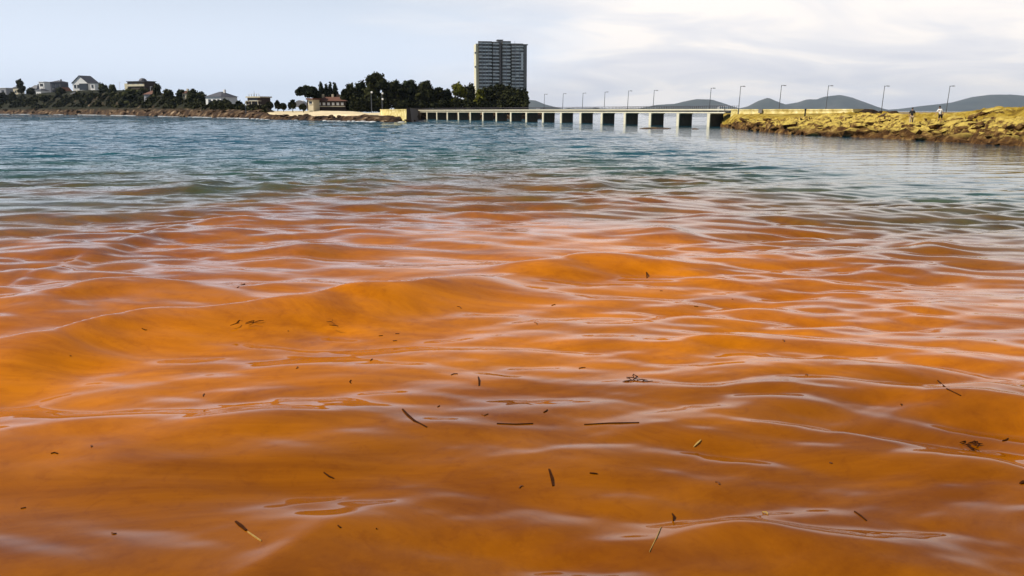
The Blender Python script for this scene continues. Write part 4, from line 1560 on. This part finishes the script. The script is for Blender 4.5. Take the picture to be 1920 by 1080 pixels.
def person(label, loc, rz, lean, stride, arm_l, arm_r, shirt, legs, hair, long_legs, bend=0.0):
    root_ = empty('person', loc, rz)
    tag(root_, label, 'person')
    # faces -Y in its own frame
    hip = Vector((0, 0, 0.92))
    def up(d, side=0.0):
        return hip + Vector((side, -math.sin(lean) * d, math.cos(lean) * d))
    J = {'pelvis': (hip, (.15, .11)), 'waist': (up(.18), (.13, .10)), 'chest': (up(.40), (.17, .115)), 'neck0': (up(.55), (.075, .07)), 'neck': (up(.61), .055),
         'head0': (up(.69), (.075, .085)), 'head': (up(.78), (.08, .10)), 'crown': (up(.86), (.055, .065))}
    Bn = [('pelvis', 'waist'), ('waist', 'chest'), ('chest', 'neck0'), ('neck0', 'neck'), ('neck', 'head0'), ('head0', 'head'), ('head', 'crown')]
    for s_, nm, st, arm in ((-1, 'l', stride, arm_l), (1, 'r', -stride, arm_r)):
        sh = up(.50, s_ * .19)
        el = sh + Vector((s_ * .08, -arm[0] * .28, -math.sqrt(max(.01, .28 ** 2 - (arm[0] * .28) ** 2))))
        wr = el + Vector((arm[2] * .24, -arm[1] * .24, -math.sqrt(max(.004, .24 ** 2 - (arm[1] * .24) ** 2))))
        J['shoulder' + nm] = (sh, .065)
        J['elbow' + nm] = (el, .045)
        J['wrist' + nm] = (wr, .032)
        J['hand' + nm] = (wr + (wr - el).normalized() * .09, (.042, .02))
        J['tip' + nm] = (wr + (wr - el).normalized() * .17, (.03, .014))
        Bn += [('chest', 'shoulder' + nm), ('shoulder' + nm, 'elbow' + nm), ('elbow' + nm, 'wrist' + nm), ('wrist' + nm, 'hand' + nm), ('hand' + nm, 'tip' + nm)]
        kn = Vector((s_ * .10, -st * .42 - bend * .1, .49))
        an = Vector((s_ * .10, -st * .60 + .06, .09))
        J['thigh' + nm] = (Vector((s_ * .10, -st * .08, .84)), .095)
        J['knee' + nm] = (kn, .062)
        J['calf' + nm] = (kn.lerp(an, .35), .058)
        J['ankle' + nm] = (an, .038)
        J['toe' + nm] = (an + Vector((0, -.19, -.05)), (.045, .03))
        Bn += [('pelvis', 'thigh' + nm), ('thigh' + nm, 'knee' + nm), ('knee' + nm, 'calf' + nm), ('calf' + nm, 'ankle' + nm), ('ankle' + nm, 'toe' + nm)]
    skin_body('body', J, Bn, M['skin'], root_, 'pelvis')

    def layer(name, names, bones, grow, material, root_joint):
        JJ = {}
        for n in names:
            p_, r_ = J[n]
            r_ = r_ if isinstance(r_, tuple) else (r_, r_)
            JJ[n] = (p_, (r_[0] + grow, r_[1] + grow))
        skin_body(name, JJ, bones, material, root_, root_joint)
    up_names = ['pelvis', 'waist', 'chest', 'neck0', 'shoulderl', 'shoulderr', 'elbowl', 'elbowr']
    layer('shirt', up_names, [b for b in Bn if b[0] in up_names and b[1] in up_names], .022, shirt, 'waist')
    leg_names = ['pelvis', 'thighl', 'thighr', 'kneel', 'kneer'] + (['calfl', 'calfr', 'anklel', 'ankler'] if long_legs else [])
    layer('trousers', leg_names, [b for b in Bn if b[0] in leg_names and b[1] in leg_names], .026, legs, 'pelvis')
    hc = J['head'][0]
    h_ = MB().ball((hc.x, hc.y + .02, hc.z + .035), (.098, .112, .105), 12, 8)
    h_.build('hair', hair, root_, True)
    for nm in 'lr':
        a = J['ankle' + nm][0]
        MB().hull([(a.x - .05, a.y + .08, a.z - .09), (a.x + .05, a.y + .08, a.z - .09), (a.x + .055, a.y - .23, a.z - .09), (a.x - .055, a.y - .23, a.z - .09)],
                  [(a.x - .045, a.y + .06, a.z + .02), (a.x + .045, a.y + .06, a.z + .02), (a.x + .035, a.y - .2, a.z - .03), (a.x - .035, a.y - .2, a.z - .03)]).build('shoe', M['cloth_dark'], root_)
    # nose and ears
    return root_


def stand(px, D):
    p_ = col(px, D, 0)
    p_.z = ground_on(rocky_shore, p_.x, p_.y)
    return p_


pa = at(1708, 233.5, 89)
pb = at(1762, 231, 86)
person('person in dark top and pale trousers walking on the rocks', pa, R(150), R(6), .28, (.25, .3, -.05), (-.3, .1, .05), M['cloth_dark'], M['cloth_pale'], M['hair'], True)
person('person in white shirt and dark shorts leaning forward on the shore', pb, R(-65), R(20), .2, (.4, .6, 0), (-.5, -.2, .1), M['cloth_white'], M['cloth_dark'], M['hair'], False)
for p_, s_ in ((pa, .8), (pb, .9)):
    put_rock(near_rocks, (p_.x, p_.y, p_.z - .42 * s_), s_, rocky_shore, rr_)

# ------------------------------------------------------------------ seagrass and weed drifting on the water
def surf(px, py):
    """point of the water surface seen at a point of the photograph"""
    co = WATER_NEAR
    d2 = (co[:, 3] - px) ** 2 + ((co[:, 4] - py) * 1.5) ** 2
    k_ = np.argpartition(d2, 12)[:12]
    near = co[k_[d2[k_] < max(9.0, 2.5 * d2[k_].min())]]
    q = near[np.argmin(near[:, 1])]
    return Vector((float(q[0]), float(q[1]), float(q[2])))


def blade(name, label, pts, width, material, cat='seagrass', group=None):
    P = [surf(px, py) + Vector((0, 0, 0.004)) for px, py in pts]
    if len(P) == 2:
        P = [P[0], P[0].lerp(P[1], 0.5) + Vector((0.006, 0.004, 0.006)), P[1]]
    org = P[0].copy()
    v_, f_ = [], []
    n = len(P)
    for i, p_ in enumerate(P):
        d = (P[min(i + 1, n - 1)] - P[max(i - 1, 0)])
        sd = Vector((-d.y, d.x, 0)).normalized() * width * 0.23 * (0.55 if i in (0, n - 1) else 1.0)
        q = p_ - org
        for s_, dz in ((1, 0.004), (-1, 0.004), (-1, -0.004), (1, -0.004)):
            v_.append(q + sd * s_ + Vector((0, 0, dz)))
    for i in range(n - 1):
        for j in range(4):
            k2 = (j + 1) % 4
            f_.append((i * 4 + j, i * 4 + k2, i * 4 + 4 + k2, i * 4 + 4 + j))
    f_.append((3, 2, 1, 0))
    f_.append(tuple(4 * (n - 1) + j for j in range(4)))
    o_ = new_obj(name, v_, f_, material)
    o_.location = org
    tag(o_, label, cat, group)
    return o_


W, WP = M['weed'], M['weed_pale']
blade('drifting_seagrass', 'longest dark curved seagrass blade, near the middle of the orange water', [(756, 767), (766, 777), (780, 789), (800, 800)], .045, W)
blade('drifting_seagrass', 'broad dark seagrass blade floating nearest the bottom centre', [(1027, 881), (1033, 896), (1036, 911)], .045, W)
blade('drifting_seagrass', 'dark blade with a pale stalk floating at lower left', [(443, 978), (452, 985), (463, 993)], .05, W)
blade('drifting_straw', 'pale straw stalk trailing from the dark blade at lower left', [(465, 996), (480, 1006), (492, 1014)], .02, WP)
blade('drifting_seagrass', 'short dark upright blade above the long curved blade', [(898, 706), (897, 722)], .04, W)
blade('drifting_seagrass', 'slim dark blade on the far wave at upper left', [(446, 538), (458, 531)], .05, W)
blade('drifting_seagrass', 'thin long dark streak of seagrass right of the curved blade', [(1096, 795), (1140, 793), (1196, 792)], .03, W)
blade('drifting_seagrass', 'thin dark seagrass streak left of the longest streak', [(930, 794), (965, 796), (1000, 793)], .03, W)
blade('drifting_seagrass', 'short dark blade above the pale stalk at bottom right', [(1259, 962), (1260, 976)], .022, W)
blade('drifting_straw', 'pale straw stalk near the bottom right of centre', [(1239, 988), (1228, 1010), (1215, 1036)], .012, WP)
blade('drifting_straw', 'small pale straw fleck right of centre in the orange water', [(1301, 836), (1312, 823)], .035, WP)
blade('drifting_straw', 'tiny pale fleck above the bottom right streak', [(1428, 960), (1440, 963)], .02, WP)
blade('drifting_seagrass', 'dark slanting blade low on the right of the orange water', [(1600, 958), (1612, 968), (1622, 976)], .025, W)
blade('drifting_seagrass', 'dark blade cut by the right edge of the picture', [(1912, 908), (1924, 904)], .06, W)
blade('drifting_seagrass', 'grey dark blade left of centre above the bottom wave', [(610, 884), (620, 892), (628, 898)], .025, W)
blade('drifting_seagrass', 'thin blade across the right hand orange wave', [(1757, 714), (1775, 730), (1800, 742)], .03, W)
blade('drifting_seagrass', 'upright dark blade under the far right crest', [(1211, 508), (1211, 520)], .05, W)


def clump(label, px, py, n, spread, length, seed):
    r = random.Random(seed)
    c_ = surf(px, py)
    root_ = empty('seaweed_clump', c_ + Vector((0, 0, 0.008)))
    tag(root_, label, 'seaweed', 'seaweed clumps in the orange water')
    for i in range(n):
        a = r.uniform(0, 6.28)
        p0 = Vector((r.gauss(0, spread), r.gauss(0, spread * 1.4), 0.0))
        d = Vector((math.cos(a), math.sin(a), 0)) * length * r.uniform(.5, 1.2)
        b_ = d.orthogonal() * 0.25 * r.uniform(-1, 1)
        b_.z = 0.01
        MB().tube([p0, p0 + d * .5 + b_, p0 + d + Vector((0, 0, .004))], [.004, .006, .003], 5).build('frond', W, root_)


clump('branched dark seaweed clump right of centre', 1190, 712, 9, .05, .16, 1)
clump('sprawling dark seaweed clump near the right edge', 1810, 830, 9, .035, .11, 2)
clump('small dark seaweed clump on the face of the big left wave', 458, 606, 6, .08, .16, 3)
clump('small dark seaweed clump on the big wave right of the other', 615, 604, 4, .07, .14, 4)
flecks = [(720, 628), (748, 624), (277, 618), (540, 622), (700, 672), (738, 640), (860, 575), (1000, 604), (1040, 570), (905, 776), (1025, 769), (172, 834), (96, 850),
          (50, 952), (635, 986), (710, 992), (1118, 887), (972, 915), (1300, 575), (1370, 560), (1240, 545), (1470, 640), (660, 712), (555, 690), (135, 668), (1690, 760),
          (860, 700), (1085, 690), (380, 742), (1560, 868), (1880, 826), (1340, 905), (220, 1000), (826, 760), (1510, 700)]
r_f = random.Random(12)
def fleck_place(px, py):
    row = 'on the big left wave' if py < 680 and px < 800 else 'in the far orange ripples' if py < 640 else 'in the middle orange water' if py < 800 else 'in the foreground'
    side = 'far left' if px < 300 else 'left of centre' if px < 800 else 'near the centre' if px < 1150 else 'right of centre' if px < 1500 else 'far right'
    return row, side


NTH = ['leftmost', 'second', 'third', 'fourth', 'fifth', 'sixth', 'seventh']
M['weed_faded'] = m_plain('half sunken weed', (0.15, 0.042, 0.004), 0.95, 0.4, 20)
for px, py in flecks:
    row, side = fleck_place(px, py)
    same = sorted(f_ for f_ in flecks if fleck_place(*f_) == (row, side))
    which = '' if len(same) == 1 else NTH[same.index((px, py))] + (' ' if same.index((px, py)) == 0 else ' from left ')
    lab = (which + 'tiny dark weed fleck %s, %s' % (row, side)) if which else 'tiny dark weed fleck %s, %s' % (row, side)
    a = r_f.uniform(0, 6.28)
    l = r_f.uniform(5, 14) * (0.55 + 0.45 * py / 800)
    b_ = r_f.uniform(-.3, .3)
    blade('weed_fleck', lab, [(px, py), (px + math.cos(a) * l * .5 - math.sin(a) * l * b_, py + math.sin(a) * l * 0.25 + math.cos(a) * l * b_ * .5), (px + math.cos(a) * l, py + math.sin(a) * l * 0.5)],
          .012 + .022 * r_f.random(), W if r_f.random() < .45 else M['weed_faded'], 'seaweed', 'tiny weed flecks')

# ------------------------------------------------------------------ foam along the left shore
mb = MB()
for px in np.arange(-40, 770, 9.0):
    if mnoise.noise((px * 0.02, 3.0, 0)) + 0.25 * mnoise.noise((px * 0.11, 1.0, 0)) > -0.02:
        D0 = shore_D(px) - 3.0
        h_ = 0.10 + 0.16 * random.random()
        w_ = 4.8 * D0 / FPX
        p0 = col(px, D0 + random.uniform(-4, 1), 0.05)
        mb.ball((p0.x, p0.y, 0.06), (w_ * random.uniform(.8, 1.6), 0.9, h_), 8, 5)
foam = mb.build('shore_foam', M['globe'])
tag(foam, 'white foam line where waves break along the left shore', 'foam', kind='stuff')

# ------------------------------------------------------------------ air
HZ = 17500.0
hz = MB().box((0, 0, 240), (2 * HZ, 2 * HZ, 520)).build('haze', None)
hz['kind'] = 'stuff'
hz['label'] = 'thin pale sea haze over the bay'


def haze_mat(k):
    v_ = k.n('ShaderNodeVolumePrincipled')
    v_.inputs['Color'].default_value = (0.66, 0.80, 1.0, 1)
    v_.inputs['Density'].default_value = 3.1e-5
    v_.inputs['Anisotropy'].default_value = 0.2
    o_ = k.n('ShaderNodeOutputMaterial')
    k.l(v_.outputs[0], o_.inputs['Volume'])


hz.data.materials.append(mat('sea haze', haze_mat))
